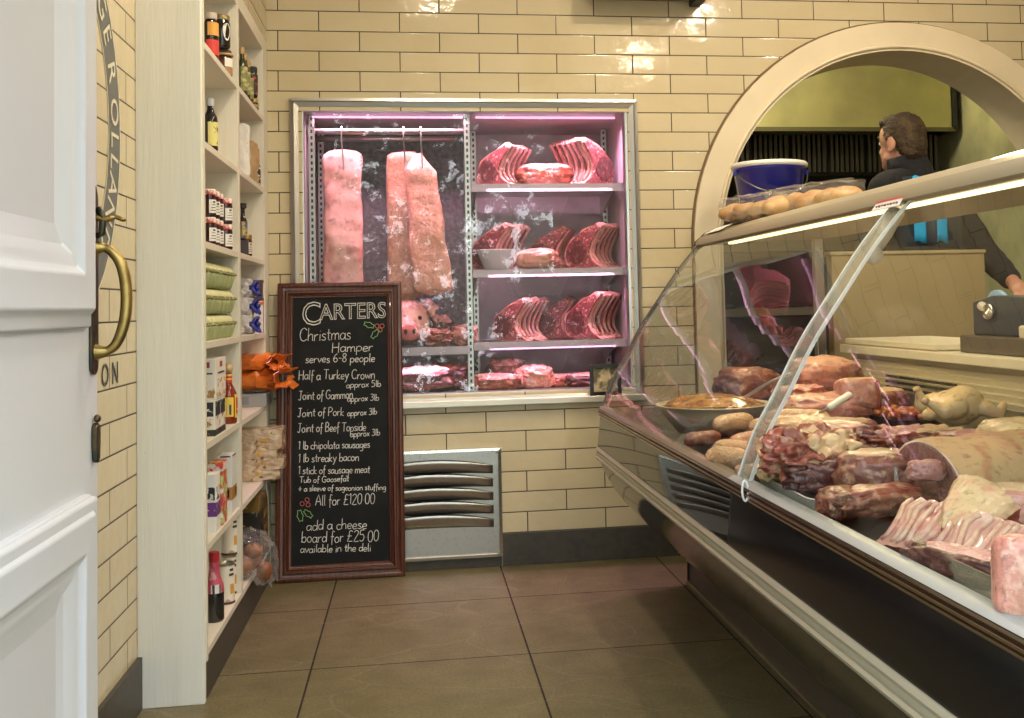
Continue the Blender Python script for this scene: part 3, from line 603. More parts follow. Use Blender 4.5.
gsheet(-1.998, YE).build('front_glass', GL, ct); gsheet(YN, -2.004).build('front_glass', GL, ct)
o = gsheet(-2.052, -1.978, .004, .007).build('glass_joint_strip', PLA, ct)
for y in (-2.054, -1.978): gsheet(y-.0022, y+.0022, .007, .005).build('strip_edge', M('white strip edge', (.78, .78, .76), .3), o)
gsheet(YE-.040, YE-.004, .004, .007).build('end_strip', PLA, ct); gsheet(YE-.004, YE+.004, .014, -.002).build('end_edge', M('smoky edge', (.10, .085, .07), .2), ct)
# flat glass at the far end
MB().prism([(p.x+.006, p.z-.002) for p in GP]+[(2.30, 1.20), (2.30, .70), (1.54, .63)], 'Y', YE-.004, YE+.002).build('end_glass', GL, ct)
# canopy with the lamp under it
MB().prism([(1.877, 1.184), (1.880, 1.198), (1.896, 1.217), (1.900, 1.215), (1.916, 1.228), (1.945, 1.239), (2.34, 1.244), (2.345, 1.20), (2.0, 1.195), (1.905, 1.182)], 'Y', YN, YE).build('canopy', grey_plastic, ct, bevel=.002)
MB().prism([(1.873, 1.182), (1.878, 1.200), (1.914, 1.231), (1.945, 1.242), (1.945, 1.237), (1.918, 1.226), (1.882, 1.195), (1.879, 1.184)], 'Y', YE-.004, YE+.004).build('end_cap_edge', black_m, ct)
LM = M('warm lamp tube', (1, .9, .6), .4, emit=((1.0, .80, .42), 3.5))
lamp = MB().box(1.935, 1.952, YN+.02, -.62, 1.177, 1.186).build('lamp_strip', LM, ct)
MB().box(1.922, 1.973, YN, -.60, 1.184, 1.197).build('lamp_housing', M('lamp housing', (.62, .58, .45), .4), ct)
for y in (-.47,): MB().box(2.292, 2.325, y-.016, y+.016, .70, 1.20).build('rear_post', steel, ct, bevel=.003)
# display deck and its rear wall
MB().prism([(1.556, deck_z(1.556)-.004), (2.31, deck_z(2.31)-.004), (2.31, deck_z(2.31)-.03), (1.556, deck_z(1.556)-.02)], 'Y', YN, YE-.004).build('display_deck', M('dark steel deck', (.10, .095, .085), .3, .8), ct)
rw = [(2.30, .70)]
for k in range(6): rw += [(2.302+k*.006, .705+k*.0165), (2.296+k*.006, .7195+k*.0165)]
MB().prism(rw+[(2.33, .805), (2.36, .805), (2.36, .60), (2.30, .60)], 'Y', YN, -.74).build('rear_panel', M('cream slatted panel', (.62, .54, .37), .4), ct)
ag = MB()
for r_ in range(3):
    for k in range(18): ag.box(2.291, 2.297, -1.46+k*.024, -1.442+k*.024, .712+r_*.016, .719+r_*.016)
ag.build('air_grille', black_m, ct)
MB().box(2.285, 2.62, YN, -.70, .805, .832).build('service_worktop', worktop_m, ct, bevel=.004)
MB().box(2.36, 2.60, YN, -.72, 0, .805).build('rear_body', M('counter rear body', (.24, .22, .18), .5), ct)
MB().box(2.30, 2.34, -.72, YE, .60, .70).build('rear_panel', MATS['counter rear body'], ct)
# hinge arm of the lifting glass
arm = MB().tube([(1.900, -1.99, 1.168), (1.868, -1.99, 1.122), (1.838, -1.99, 1.080)], [.014, .016, .014], 10).build('hinge_arm', M('grey hinge metal', (.58, .55, .48), .4, .2), ct, smooth=True)
MB().lathe([(.0, -.008), (.016, -.008), (.018, 0), (.016, .008), (0, .008)], 16).xf(Matrix.Translation((1.834, -2.0, 1.074)) @ Matrix.Scale(1.15, 4) @ Matrix.Rotation(PI/2, 4, 'X')).build('hinge_knob', MATS['grey hinge metal'], arm, smooth=True)
ring = MB().tube([(1.509+.006*math.cos(a*PI/6), -2.10, .615+.020*math.sin(a*PI/6)) for a in range(13)], .0022, 6).build('rail_clip', M('white plastic clip', (.8, .8, .8), .4), ct, smooth=True)
# things that lie on or hang from the counter top
ps = thing('price_ticket', 'small red and white ticket clipped where the glass strip meets the counter canopy', 'ticket', (1.866, -2.0, 1.182))
MB().prism([(1.869, 1.172), (1.8675, 1.1732), (1.888, 1.204), (1.8895, 1.2028)], 'Y', -2.055, -1.925).build('card', M('ticket white', (.8, .78, .74), .5), ps)
MB().prism([(1.8785, 1.1890), (1.8765, 1.1892), (1.887, 1.2045), (1.8885, 1.2040)], 'Y', -2.0555, -1.9245).build('red_band', M('ticket red', (.62, .05, .04), .5), ps)
tx = MB()
for k in range(8): tx.box(1.8705+.0006*(k % 2), 1.8722, -2.045+k*.014, -2.036+k*.014, 1.1772, 1.1825)
tx.build('print', M('ticket print', (.25, .12, .12), .6), ps)
wc = tag(MB().prism([(1.896, 1.2215), (1.946, 1.2440), (1.946, 1.2460), (1.895, 1.2235)], 'Y', -.64, -.46).build('white_card', M('white card', (.80, .77, .72), .6), bevel=.0005), 'white card lying on the far end of the counter canopy below the arch', 'card')

# ================================================================== SHELF UNIT
XS = .3435; YF, YD0, YD1 = -1.2474, -.692, -.657
su = thing('shelf_unit', 'tall built-in cream painted shelf unit with two bays of groceries on the left wall', 'shelf unit', (.26, -.62, 0))
MB().box(.18, XS-.002, YF-.022, YF, .0, 2.55).build('side_panel', panel_paint, su, bevel=.002)
MB().box(XS-.022, XS+.001, YF-.002, YF+.014, .10, 1.999).build('front_edge', cream_paint, su)
MB().box(.18, .19, YF, -.003, .1095, 1.999).build('back_panel', cream_paint, su)
MB().box(.19, XS, YD0, YD1, .1275, 1.95).build('divider', cream_paint, su, bevel=.001)
MB().box(.19, XS, -.105, -.003, .1095, 1.999).build('end_panel', cream_paint, su, bevel=.001)
MB().box(.19, XS, YF, -.105, 1.949, 1.999).build('top_board', cream_paint, su, bevel=.001)
SB = [1.682, 1.4175, 1.1539, .8914, .6303, .370]
for zb in SB:
    for y0, y1 in ((YF+.012, YD0), (YD1, -.105)):
        s_ = MB().box(.19, XS-.001, y0, y1, zb, zb+.018).build('shelf', cream_paint, su, bevel=.001)
        MB().box(.232, .244, y1-.013, y1, zb-.006, zb).build('shelf_pin', darkmetal, s_)
MB().box(.19, XS, YF, -.105, .1095, .1275).build('shelf', cream_paint, su, bevel=.001)
MB().box(.19, XS-.004, YF, -.003, .0, .1095).build('plinth', skirt_m, su)
for y, z in ((YD0-.001, 1.35), (-.106, 1.10)):
    MB().sphere((.265, y, z), (.004, .002, .004), 8, 5).build('screw_hole', black_m, su)
ST = [z+.018 for z in SB]+[.1275]

# ------------------------------------------------------------------ groceries
GROC = [0]
def lab(r, z0, z1, a0, a1, n=10, e=.0006): # curved label patch facing angles a0..a1 (deg, 0 = +X)
    b = MB(); R_ = []
    for rr in (r+e, r-.0004): R_.append([[(rr*math.cos(math.radians(a0+(a1-a0)*i/n)), rr*math.sin(math.radians(a0+(a1-a0)*i/n)), z) for i in range(n+1)] for z in (z0, z1)])
    v = R_[0][0]+R_[0][1]+R_[1][0]+R_[1][1]; m = n+1
    fs = [(i, i+1, m+i+1, m+i) for i in range(n)]+[(2*m+i+1, 2*m+i, 3*m+i, 3*m+i+1) for i in range(n)]+[(i+1, i, 2*m+i, 2*m+i+1) for i in range(n)]+[(m+i, m+i+1, 3*m+i+1, 3*m+i) for i in range(n)]
    return b.add(v, fs)
jamglass = M('dark jam glass', (.035, .008, .012), .08, spec=.7); brownglass = M('brown preserve glass', (.07, .022, .012), .1, spec=.7); oliveglass = M('olive bottle glass', (.035, .04, .015), .1, spec=.7)
blackg = M('black jar glass', (.014, .011, .012), .08, spec=.7)
paper_w = M('white label paper', (.78, .75, .70), .6); ink = M('label ink', (.05, .045, .05), .6); gold = M('gold foil', (.62, .42, .12), .3, .8); cork = M('cork', (.55, .36, .17), .7, noise=(60, (.4, .25, .1), .45, .6))
gingham = M('gingham lid paint', (.80, .72, .68), .5, noise=(55, (.62, .10, .06), .47, .53))
yellow_l = M('yellow label', (.78, .55, .08), .5); red_l = M('red label', (.60, .04, .03), .45); orange_l = M('orange label', (.68, .33, .06), .5)
def jar(label, loc, r, h, glass, lid, labm, neck=.86, lidh=.18, group=None, name='jam_jar', cat='jar', ink_on=True, lz=(.12, .62)):
    t = thing(name, label, cat, loc, 0, group); hb = h*(1-lidh)
    MB().lathe([(r*.9, 0), (r, .006), (r, hb*.80), (r*.97, hb*.88), (r*neck, hb*.96), (r*neck, hb)], 20).build('glass', glass, t, world=False, smooth=True)
    MB().lathe([(r*neck*1.06, hb-.002), (r*neck*1.1, hb+.002), (r*neck*1.1, h-.004), (r*neck*1.0, h)], 20).build('lid', lid, t, world=False)
    if labm:
        l_ = lab(r, h*lz[0], h*lz[1], -82, 5).build('label', labm, t, world=False)
        if ink_on:
            b = MB()
            for k in range(3): b.add(lab(r+.0006, h*(lz[0]+.08+k*.10), h*(lz[0]+.105+k*.10), -70+6*k, -12-7*k, 5).v, lab(r, 0, 1, 0, 1, 5).f)
            b.add(lab(r+.0006, h*(lz[1]-.12), h*(lz[1]-.05), -50, -25, 5).v, lab(r, 0, 1, 0, 1, 5).f)
            b.build('label_print', ink, l_, world=False)
    return t
def bottle(label, loc, r, h, glass, cap, labm, shoulder=.62, neck=.36, group=None, cat='bottle', capr=None, lz=(.12, .5), name='bottle'):
    t = thing(name, label, cat, loc, 0, group)
    MB().lathe([(r*.9, 0), (r, .006), (r, h*shoulder*.9), (r*.9, h*shoulder), (r*.55, h*(shoulder+.09)), (r*neck, h*(shoulder+.16)), (r*neck, h*.92)], 20).build('glass', glass, t, world=False, smooth=True)
    cr = capr or r*neck*1.15
    MB().lathe([(cr, h*.86), (cr*1.05, h*.88), (cr*1.05, h*.99), (cr*.9, h)], 16).build('cap', cap, t, world=False)
    if labm: lab(r, h*lz[0], h*lz[1], -100, 50).build('label', labm, t, world=False)
    return t
def gx(r): return .341-r
def yat(u, v, x=.315): return at(u, v, x=x).y
# top row, left bay
j = jar('black jar with a white leaf shaped label, stacked on another on the top shelf', (gx(.026), yat(221.5, 40, gx(.026)), ST[0]+.083), .026, .100, blackg, M('dull gold lid', (.34, .27, .13), .35, .8), None, name='chutney_jar', lidh=.14)
lf = MB(); pts = []
for k in range(25):
    a = 2*PI*k/24; x = math.cos(a)*.013*(1+.25*math.sin(a)); z = .046+math.sin(a)*.027; pts.append((x, z))
V = [(.0266*math.cos(-.75+x/.026), .0266*math.sin(-.75+x/.026), z) for x, z in pts]; V2 = [(.0255*math.cos(-.75+x/.026), .0255*math.sin(-.75+x/.026), z) for x, z in pts]
lf.loft([V2, V]).build('leaf_label', M('silver white label', (.70, .68, .62), .45, noise=(70, (.35, .33, .3), .52, .62)), j, world=False)
j = jar('squat brown preserve jar with a twine band, under the black jar', (gx(.027), yat(223, 60, gx(.027)), ST[0]), .027, .083, brownglass, M('cloth lid cover', (.10, .06, .04), .7), None, name='preserve_jar', lidh=.2)
MB().tube([(.0275*math.cos(a*PI/12), .0275*math.sin(a*PI/12), .068) for a in range(25)], .004, 6).build('twine', M('twine', (.52, .33, .15), .8), j, world=False, smooth=True)
lab(.027, .030, .056, -70, 0, 8, .001).build('tag', paper_w, j, world=False); lab(.0271, .006, .030, -70, 0, 8, .001).build('tag_foot', M('brown tag', (.35, .18, .08), .6), j, world=False)
b_ = bottle('dark sauce jar with orange and red labels beside the side panel, top shelf', (gx(.022), yat(210.5, 38, gx(.022)), ST[0]), .022, .135, blackg, M('pale lid', (.5, .42, .36), .5), orange_l, .78, .7, lz=(.50, .78))
lab(.022, .012, .055, -110, 60, 8, .001).build('lower_label', red_l, b_, world=False)
# top row, right bay
ol = []
for k, (u, dz) in enumerate(((240.6, 0), (243.4, 0), (246.6, 0))):
    lbl = ['left', 'middle', 'right'][k]
    t = bottle('cork topped olive oil bottle, %s of three on the top right shelf' % {'left': 'nearest', 'middle': 'middle', 'right': 'farthest'}[lbl], (gx(.017), yat(u+1.8, 85, gx(.017)), ST[0]), .017, .168-.008*k, oliveglass, cork, M('olive print label', (.20, .20, .07), .5, noise=(60, (.52, .46, .2), .5, .6)), .66, .40, group=None, lz=(.12, .6))
t = jar('black jar with red lettering on the top right shelf behind the olive bottles', (gx(.018), yat(252.3, 70, gx(.018)), ST[0]+.044), .018, .110, blackg, black_m, M('black red label', (.03, .012, .012), .5, noise=(50, (.6, .05, .08), .55, .62)), name='relish_jar', ink_on=False, lz=(.1, .75))
t = jar('small dark jar with a gold lid under the black and red jar, top right shelf', (gx(.019), yat(253, 100, gx(.019)), ST[0]), .019, .044, blackg, gold, M('gold print label', (.4, .3, .05), .5, noise=(80, (.02, .02, .05), .45, .55)), name='relish_jar', ink_on=False, lidh=.3, lz=(.1, .5))
# second row
t = bottle('dark bottle with a yellow label on the second shelf, half hidden by the side panel', (gx(.020), yat(210.5, 130, gx(.020)), ST[1]), .020, .150, blackg, M('grey cap', (.45, .45, .46), .4), M('yellow black label', (.70, .62, .22), .5, noise=(40, (.1, .08, .02), .55, .6)), .66, .45, lz=(.1, .55))
def soft_box(name, label, cat, c, size, mat, rz=0., amp=.006, seed=0, bulge=.15, group=None, sm=True):
    """crumpled paper or film packet"""
    bm = bmesh.new(); bmesh.ops.create_cube(bm, size=2); bmesh.ops.subdivide_edges(bm, edges=bm.edges, cuts=9, use_grid_fill=True)
    for v in bm.verts:
        p = v.co.copy(); k = 1-.5*bulge*(abs(p.x)**3*abs(p.y)**3)
        q = Vector((p.x*size[0]/2, p.y*size[1]/2, p.z*size[2]/2)); q *= (1+bulge*.5*(1-max(p.x*p.x, 0))*(1-p.y*p.y))*k
        n = noise.noise_vector(q*38+Vector((seed*7.1, seed*3.3, 0)))+.6*noise.noise_vector(q*85+Vector((seed, 5, 0))); v.co = q+n*amp
    me = bpy.data.meshes.new(name); bm.to_mesh(me); bm.free()
    me.transform(Matrix.Rotation(rz, 4, 'Z')); zm = min(v.co.z for v in me.vertices)
    me.transform(Matrix.Translation((0, 0, -zm)))
    o = link(name, me, mat, None, False); o.location = c
    if label: tag(o, label, cat, group)
    return o
wb = soft_box('paper_bag', 'tall white printed paper packet beside the divider on the second right shelf', 'bag', (.314, yat(243.6, 150, .314), ST[1]), (.04, .05, .175), M('white packet paper', (.74, .70, .66), .5, noise=(60, (.55, .3, .28), .66, .72)), .1, .003, 1)
kb = soft_box('paper_bag', 'crumpled brown kraft paper bag on the second right shelf', 'bag', (.312, yat(250.2, 170, .312), ST[1]), (.045, .115, .142), M('kraft paper', (.46, .31, .16), .65, noise=(14, (.36, .23, .11), .4, .7)), -.05, .007, 2, .1)
MB().box(-.002, .024, .050, .058, .01, .135).build('seal_strip', M('red brown strip', (.45, .16, .09), .6), kb, world=False)
t = bottle('thin dark bottle with white dotted print at the end of the second right shelf', (gx(.012), yat(257, 170, gx(.012)), ST[1]), .012, .09, blackg, black_m, M('dotted label', (.02, .02, .02), .5, noise=(90, (.75, .75, .7), .56, .6)), .8, .6, lz=(.05, .75))
# jams: third shelf, two tiers
k = 0
for tier in range(2):
    for i, u in enumerate((209.5, 213.5, 217.2, 225.5)):
        y = yat(u, 230, gx(.020))
        w_ = ['nearest the side panel', 'second from the side panel', 'third from the side panel', 'nearest the divider'][i]
        jar('dark jam jar with gingham lid and white label, %s tier, %s' % (['lower', 'upper'][tier], w_), (gx(.020), y, ST[2]+tier*.078), .018 if i < 3 else .0205, .077, jamglass, gingham, paper_w, group='gingham lidded jam jars', lidh=.17, lz=(.14, .62), neck=.92)
bt = bottle('tall slim dark bottle with gold bands at the back of the third right shelf', (.312, yat(243.0, 240, .312), ST[2]+.055), .014, .125, blackg, black_m, M('gold band label', (.45, .33, .1), .4, noise=(45, (.06, .08, .2), .45, .55)), .55, .5, lz=(.05, .5), capr=.012)
MB().box(-.02, .02, -.02, .02, -.055, .0).build('carton_stand', M('dark carton', (.05, .04, .05), .6), bt, world=False)
jar('honey brown jar with a gold lid and cream label on the third right shelf', (gx(.017), yat(247, 250, gx(.017)), ST[2]), .017, .075, brownglass, M('brass lid', (.34, .22, .07), .35, .7), M('cream label', (.72, .64, .55), .6), name='honey_jar', lidh=.2)
# pale green scalloped packs, three tiers
gm = M('pale green moulded card', (.44, .47, .24), .55, noise=(20, (.36, .40, .19), .4, .7)); gm2 = M('pale yellow green card', (.62, .60, .33), .5, noise=(40, (.48, .47, .22), .45, .7)); gr_ = M('dark green ruffle', (.20, .18, .07), .6, noise=(80, (.50, .46, .22), .5, .6))
def green_pack():
    t = thing('scalloped_bowl', 'pale green scalloped pack', 'bowl', (0, 0, 0), 0, 'pale green scalloped packs'); N = 40
    rings = [[((r*(1+.06*abs(math.cos(7*2*PI*j/N/2*2)))*math.cos(2*PI*j/N)), r*(1+.06*abs(math.cos(7*2*PI*j/N)))*math.sin(2*PI*j/N), z) for j in range(N)] for r, z in ((.017, 0), (.022, .008), (.028, .030), (.030, .040))]
    MB().loft(rings).build('ribbed_base', gm, t, world=False, smooth=True)
    rings = [[(r*(1+a*math.sin(11*2*PI*j/N))*math.cos(2*PI*j/N), r*(1+a*math.sin(11*2*PI*j/N))*math.sin(2*PI*j/N), z+.002*math.sin(11*2*PI*j/N+1)) for j in range(N)] for r, z, a in ((.028, .038, .02), (.0345, .041, .12), (.0335, .047, .14), (.026, .048, .04))]
    MB().loft(rings).build('ruffled_rim', gr_, t, world=False)
    rings = [[(r*(1+.05*math.sin(9*2*PI*j/N))*math.cos(2*PI*j/N), r*(1+.05*math.sin(9*2*PI*j/N))*math.sin(2*PI*j/N), z) for j in range(N)] for r, z in ((.027, .045), (.025, .054), (.018, .064), (.008, .069), (.002, .070))]
    MB().loft(rings).build('domed_top', gm2, t, world=False, smooth=True)
    return t
p0 = green_pack(); first = True
for tier in range(3):
    for i in range(8):
        loc = (.306, YF+.055+i*.0655, ST[3]+tier*.073); lb = 'pale green scalloped bowl, %s tier of the stack, %s' % (['bottom', 'middle', 'top'][tier], ['nearest the side panel', 'second from the side panel', 'third from the side panel', 'fourth from the side panel', 'fourth from the divider', 'third from the divider', 'second from the divider', 'nearest the divider'][i])
        if first: p0.location = loc; p0['label'] = lb; p0.rotation_euler.z = .3; first = False
        else: dup(p0, loc, rng.uniform(0, 1), lb)
# right bay: bags with blue bows and striped cartons
bluef = M('dark blue ribbon', (.025, .03, .22), .35, noise=(30, (.05, .06, .40), .5, .7)); clearbag = M('pale gift bag', (.55, .52, .52), .35, noise=(30, (.30, .26, .30), .5, .6))
for k in range(3):
    t = thing('gift_bag', 'pale gift bag tied with a dark blue bow, %s of its pile' % ['bottom', 'middle', 'top'][k], 'gift bag', (.308, yat(244.8, 310, .308), ST[3]+k*.062), 0, 'gift bags with blue bows')
    sb = soft_box('bag', None, None, (0, 0, 0), (.058, .055, .060), clearbag, 0, .006, k+3, .1); sb.parent = t
    bw = MB()
    for s in (-1, 1):
        for q in (0, 1):
            ring_ = [(.030+.012*math.sin(2*PI*a/12), s*(.004+.022*(1-math.cos(2*PI*a/12))/2), .034+(q*2-1)*.006+.016*math.sin(2*PI*a/12)*(1 if q else -1)) for a in range(13)]
            bw.tube(ring_, .006, 6)
    bw.sphere((.042, 0, .034), .011, 8, 6).tube([(.042, 0, .03), (.050, -.012, .008)], .006, 6).tube([(.042, 0, .03), (.048, .014, .006)], .006, 6)
    bw.build('bow', bluef, t, world=False, smooth=True)
stripe = bpy.data.materials.new('striped carton print'); stripe.use_nodes = True; t_ = stripe.node_tree; wv = t_.nodes.new('ShaderNodeTexWave'); wv.bands_direction = 'Y'; wv.inputs['Scale'].default_value = 14; co = t_.nodes.new('ShaderNodeTexCoord'); t_.links.new(co.outputs['Object'], wv.inputs[0])
r = t_.nodes.new('ShaderNodeValToRGB'); r.color_ramp.interpolation = 'CONSTANT'; r.color_ramp.elements[0].color = (.05, .02, .03, 1); r.color_ramp.elements[1].position = .55; r.color_ramp.elements[1].color = (.72, .66, .66, 1); t_.links.new(wv.outputs[0], r.inputs[0]); t_.links.new(r.outputs[0], t_.nodes['Principled BSDF'].inputs['Base Color'])
yb = yat(255.6, 320, .305)
for k, (z, h_) in enumerate(((0, .115), (.115, .075))):
    t = thing('striped_carton', ['tall dark and white striped carton beside the blue bows, fourth right shelf', 'dark carton with a white panel lying on the striped carton'][k], 'carton', (.305, yb, ST[3]+z))
    MB().box(-.034, .034, -.055, .055, .0, h_).build('carton', stripe if k == 0 else M('brown carton', (.09, .05, .03), .5), t, world=False, bevel=.002)
    if k == 0: MB().box(-.035, .035, -.056, .056, h_-.014, h_-.004).build('orange_band', M('orange band', (.75, .16, .04), .5), t, world=False)
    else: MB().box(.0335, .0348, -.05, .0, .01, .065).build('white_panel', paper_w, t, world=False); MB().box(.0335, .0348, .035, .055, .004, .03).build('gold_panel', gold, t, world=False)
# fifth shelf: biscuit cartons, hot sauce, orange packs
cook = M('carton cookie print', (.74, .70, .62), .5, noise=(48, (.36, .20, .07), .52, .58))
def carton(name, label, c, size, face, parts, group=None, cat='carton'):
    t = thing(name, label, cat, c, 0, group); x, y, z = size
    MB().box(-x/2, x/2, -y/2, y/2, 0, z).build('carton', face, t, world=False, bevel=.0015)
    for (nm, y0, y1, z0, z1, mt) in parts: MB().box(x/2-.001, x/2+.0008, -y/2+y0*y, -y/2+y1*y, z*z0, z*z1).build(nm, mt, t, world=False)
    for (nm, y0, y1, z0, z1, mt) in parts: MB().box(-x/2+y0*x, -x/2+y1*x, -y/2-.0008, -y/2+.001, z*z0, z*z1).build(nm, mt, t, world=False)
    return t
cw = M('cream carton', (.74, .70, .62), .5)
carton('biscuit_carton', 'cream biscuit carton with a red emblem, on top of two black and white cartons', (.316, yat(213.2, 380, .316), ST[4]+.098), (.042, .16, .112), cw, [('cookie_picture', .05, .95, .05, .5, cook), ('emblem', .4, .62, .78, .92, M('maroon emblem', (.32, .04, .07), .5)), ('lettering', .2, .8, .62, .66, ink)])
for k, u in enumerate((210.2, 215.4)):
    carton('biscuit_carton', 'black and white cookie carton under the cream carton, %s' % ['beside the side panel', 'beside the hot sauce'][k], (.316, yat(u, 410, .316), ST[4]), (.040, .085, .097), cw, [('black_panel', .1, .9, .55, .95, M('black print', (.02, .02, .02), .5, noise=(60, (.7, .7, .65), .6, .64))), ('cookie_picture', .3, .9, .25, .55, cook), ('foot', .0, 1., .0, .18, M('black foot', (.02, .03, .02), .5, noise=(40, (.5, .05, .2), .6, .66)))])
hs = thing('hot_sauce_bottle', 'red hot sauce bottle with a round wooden stopper and yellow label on the fifth shelf', 'bottle', (gx(.025), yat(228.5, 415, gx(.025)), ST[4]))
MB().lathe([(.023, 0), (.025, .005), (.025, .080), (.023, .093), (.016, .110), (.0105, .122), (.0095, .150), (.011, .152)], 22).build('glass', M('red sauce', (.20, .022, .008), .1, spec=.7), hs, world=False, smooth=True)
MB().sphere((0, 0, .166), .0145, 16, 12).build('wooden_stopper', M('wooden ball', (.58, .40, .20), .5, noise=(20, (.48, .31, .14), .4, .7, (1, 1, 6))), hs, world=False, smooth=True)
for z0, z1, mt in ((.124, .132, red_l), (.132, .137, yellow_l), (.137, .144, red_l), (.144, .149, yellow_l)): MB().lathe([(.0115, z0), (.0115, z1)], 18).build('neck_band', mt, hs, world=False)
lab(.025, .022, .080, -110, -45, 8, .0008).build('label', yellow_l, hs, world=False); lab(.025, .018, .088, -35, 35, 8, .0008).build('label', yellow_l, hs, world=False)
l_ = lab(.0258, .03, .078, -26, 28, 8, .0008).build('label_emblem', M('red emblem', (.55, .06, .03), .5, noise=(60, (.8, .6, .2), .5, .55)), hs, world=False); lab(.0258, .028, .058, -95, -60, 6, .0006).build('barcode', M('barcode', (.05, .05, .05), .5, noise=(160, (.75, .6, .2), .5, .52, (1, 1, .01))), hs, world=False)
orange = M('orange foil wrap', (.80, .23, .035), .28, noise=(12, (.58, .13, .02), .42, .66), coat=.4)
def orange_pack(label, c, L_, w_, h_, seed, rz=0.):
    """wrapped loaf with a twisted frill at its near end"""
    t = thing('orange_packet', label, 'packet', c, rz, 'orange wrapped packets'); n, m = 22, 28; rings = []
    for i in range(n):
        f_ = i/(n-1); x = -L_/2+L_*f_; k = 1-.10*(f_*2-1)**4 if f_ < .70 else (1-.10*.03)*(1-.68*((f_-.70)/.12)) if f_ < .82 else .32+.60*((f_-.82)/.18)
        row = []
        for j in range(m):
            a = 2*PI*j/m; ca, sa = math.cos(a), math.sin(a); q = (abs(ca)**3.2+abs(sa)**3.2)**(-1/3.2)
            wr = 1+(.09*math.sin(11*a+seed+i*1.3)+.07*math.sin(6*a-i*1.1) if f_ > .80 else 0); p = Vector((x, ca*q*w_/2*k*wr, sa*q*h_/2*k*wr))
            p += noise.noise_vector(p*34+Vector((seed*9, 0, 0)))*.0075*(1.9 if f_ > .64 else .8)
            row.append(p)
        rings.append(row)
    zm = min(p.z for r_ in rings[:15] for p in r_); b = MB().loft(rings[:16]); b.v = [p-Vector((0, 0, zm)) for p in b.v]; b.build('wrapper', orange, t, world=False)
    b = MB().loft(rings[15:], cap=False); b.v = [p-Vector((0, 0, zm)) for p in b.v]; o = b.build('twisted_end', orange, t, world=False); s_ = o.modifiers.new('t', 'SOLIDIFY'); s_.thickness = .0015
    return t
yo = yat(256, 400, .30)
orange_pack('lower crinkled orange foil packet, lying on the flat grey tin', (.335, yo-.04, ST[4]+.048), .20, .25, .078, 1, -.35)
orange_pack('upper orange foil packet lying on the lower orange packet', (.315, yo-.06, ST[4]+.124), .19, .24, .058, 4, -.30)
gt = carton('grey_tin', 'flat grey tin under the orange packets on the fifth right shelf', (.295, yo-.02, ST[4]), (.12, .24, .048), M('grey tin', (.40, .40, .41), .3, .5), [('label', .05, .5, .2, .8, M('grey label', (.25, .25, .27), .4))], cat='tin')
# sixth shelf
b_ = carton('drink_carton', 'white packet with a purple panel at the front of the sixth shelf', (.322, yat(211.8, 500, .322), ST[5]), (.034, .06, .158), paper_w, [('purple_panel', .0, 1., .28, .52, M('purple print', (.13, .03, .20), .5, noise=(70, (.7, .65, .7), .6, .63))), ('black_print', .1, .9, .56, .78, M('black scribble', (.7, .68, .66), .5, noise=(60, (.02, .02, .02), .5, .54)))])
carton('cracker_carton', 'red and green patterned carton behind the white packet on the sixth shelf', (.318, yat(217.8, 490, .318), ST[5]), (.040, .075, .175), M('red green print', (.55, .06, .05), .5, noise=[(26, (.42, .50, .14), .5, .56), (34, (.75, .72, .66), .58, .62)]), [('white_top', .0, 1., .86, .98, M('white red top', (.72, .66, .62), .5, noise=(40, (.6, .05, .04), .52, .56)))])
carton('flour_carton', 'tall white packet with a brown band beside the divider on the sixth shelf', (.316, yat(227.2, 480, .316), ST[5]), (.040, .085, .172), M('white packet card', (.70, .69, .67), .45), [('brown_band', .0, 1., .24, .46, M('brown band print', (.38, .19, .05), .5)), ('letter', .62, .82, .28, .42, paper_w), ('dark_top', .2, .9, .975, 1., M('dark top', (.08, .08, .08), .5))])
bis = M('biscuit packet print', (.50, .36, .24), .25, noise=[(26, (.62, .50, .38), .48, .58), (40, (.22, .12, .06), .6, .66), (18, (.55, .32, .08), .62, .68)], coat=.4)
yb = yat(258, 470, .30)
for k, (z, h_, dx) in enumerate(((0, .036, .0), (.034, .036, .012), (.068, .036, .004), (.102, .075, .012))):
    soft_box('biscuit_packet', ['bottom biscuit packet of the pile of four on the sixth right shelf', 'second biscuit packet from the bottom of the pile', 'third biscuit packet from the bottom, flat under the big one', 'big patterned biscuit packet on top of the pile'][k], 'packet', (.315+dx, yb-.02, ST[5]+z), (.155, .34, h_), bis, rng.uniform(-.08, .08), .005, 20+k, .1, 'biscuit packets')
# bottom shelf
canp = M('cream can paper', (.74, .67, .55), .5, noise=(16, (.42, .28, .22), .60, .63)); tinm = M('tin rim', (.40, .36, .28), .3, .9)
def can(label, loc):
    t = thing('food_can', label, 'can', loc, 0, 'cream labelled cans'); r, h = .025, .118
    MB().lathe([(r, .006), (r, h-.006)], 26).build('label', canp, t, world=False, smooth=False)
    MB().lathe([(r-.001, 0), (r+.0015, .001), (r+.0015, .006), (r, .007)], 26).build('rim', M('dark rim', (.10, .05, .04), .35, .5), t, world=False)
    MB().lathe([(r, h-.007), (r+.0015, h-.006), (r+.0015, h), (r-.002, h), (r-.004, h-.005), (.0, h-.005)], 26).build('rim', tinm, t, world=False)
    lab(r, .03, .058, -52, -22, 6, .0008).build('biscuit_picture', M('amber picture', (.62, .30, .05), .5), t, world=False)
    b = MB()
    for k in range(2): b.add(lab(r, .082+k*.014, .089+k*.014, -60+k*4, -22-k*4, 6, .0007).v, lab(r, 0, 1, 0, 1, 6).f)
    b.build('label_print', ink, t, world=False)
    return t
y1, y2 = yat(226, 590, .315), yat(230, 545, .308)
can('cream labelled can standing alone in front on the bottom shelf, beside the red topped bottle', (.315, y1, ST[6]))
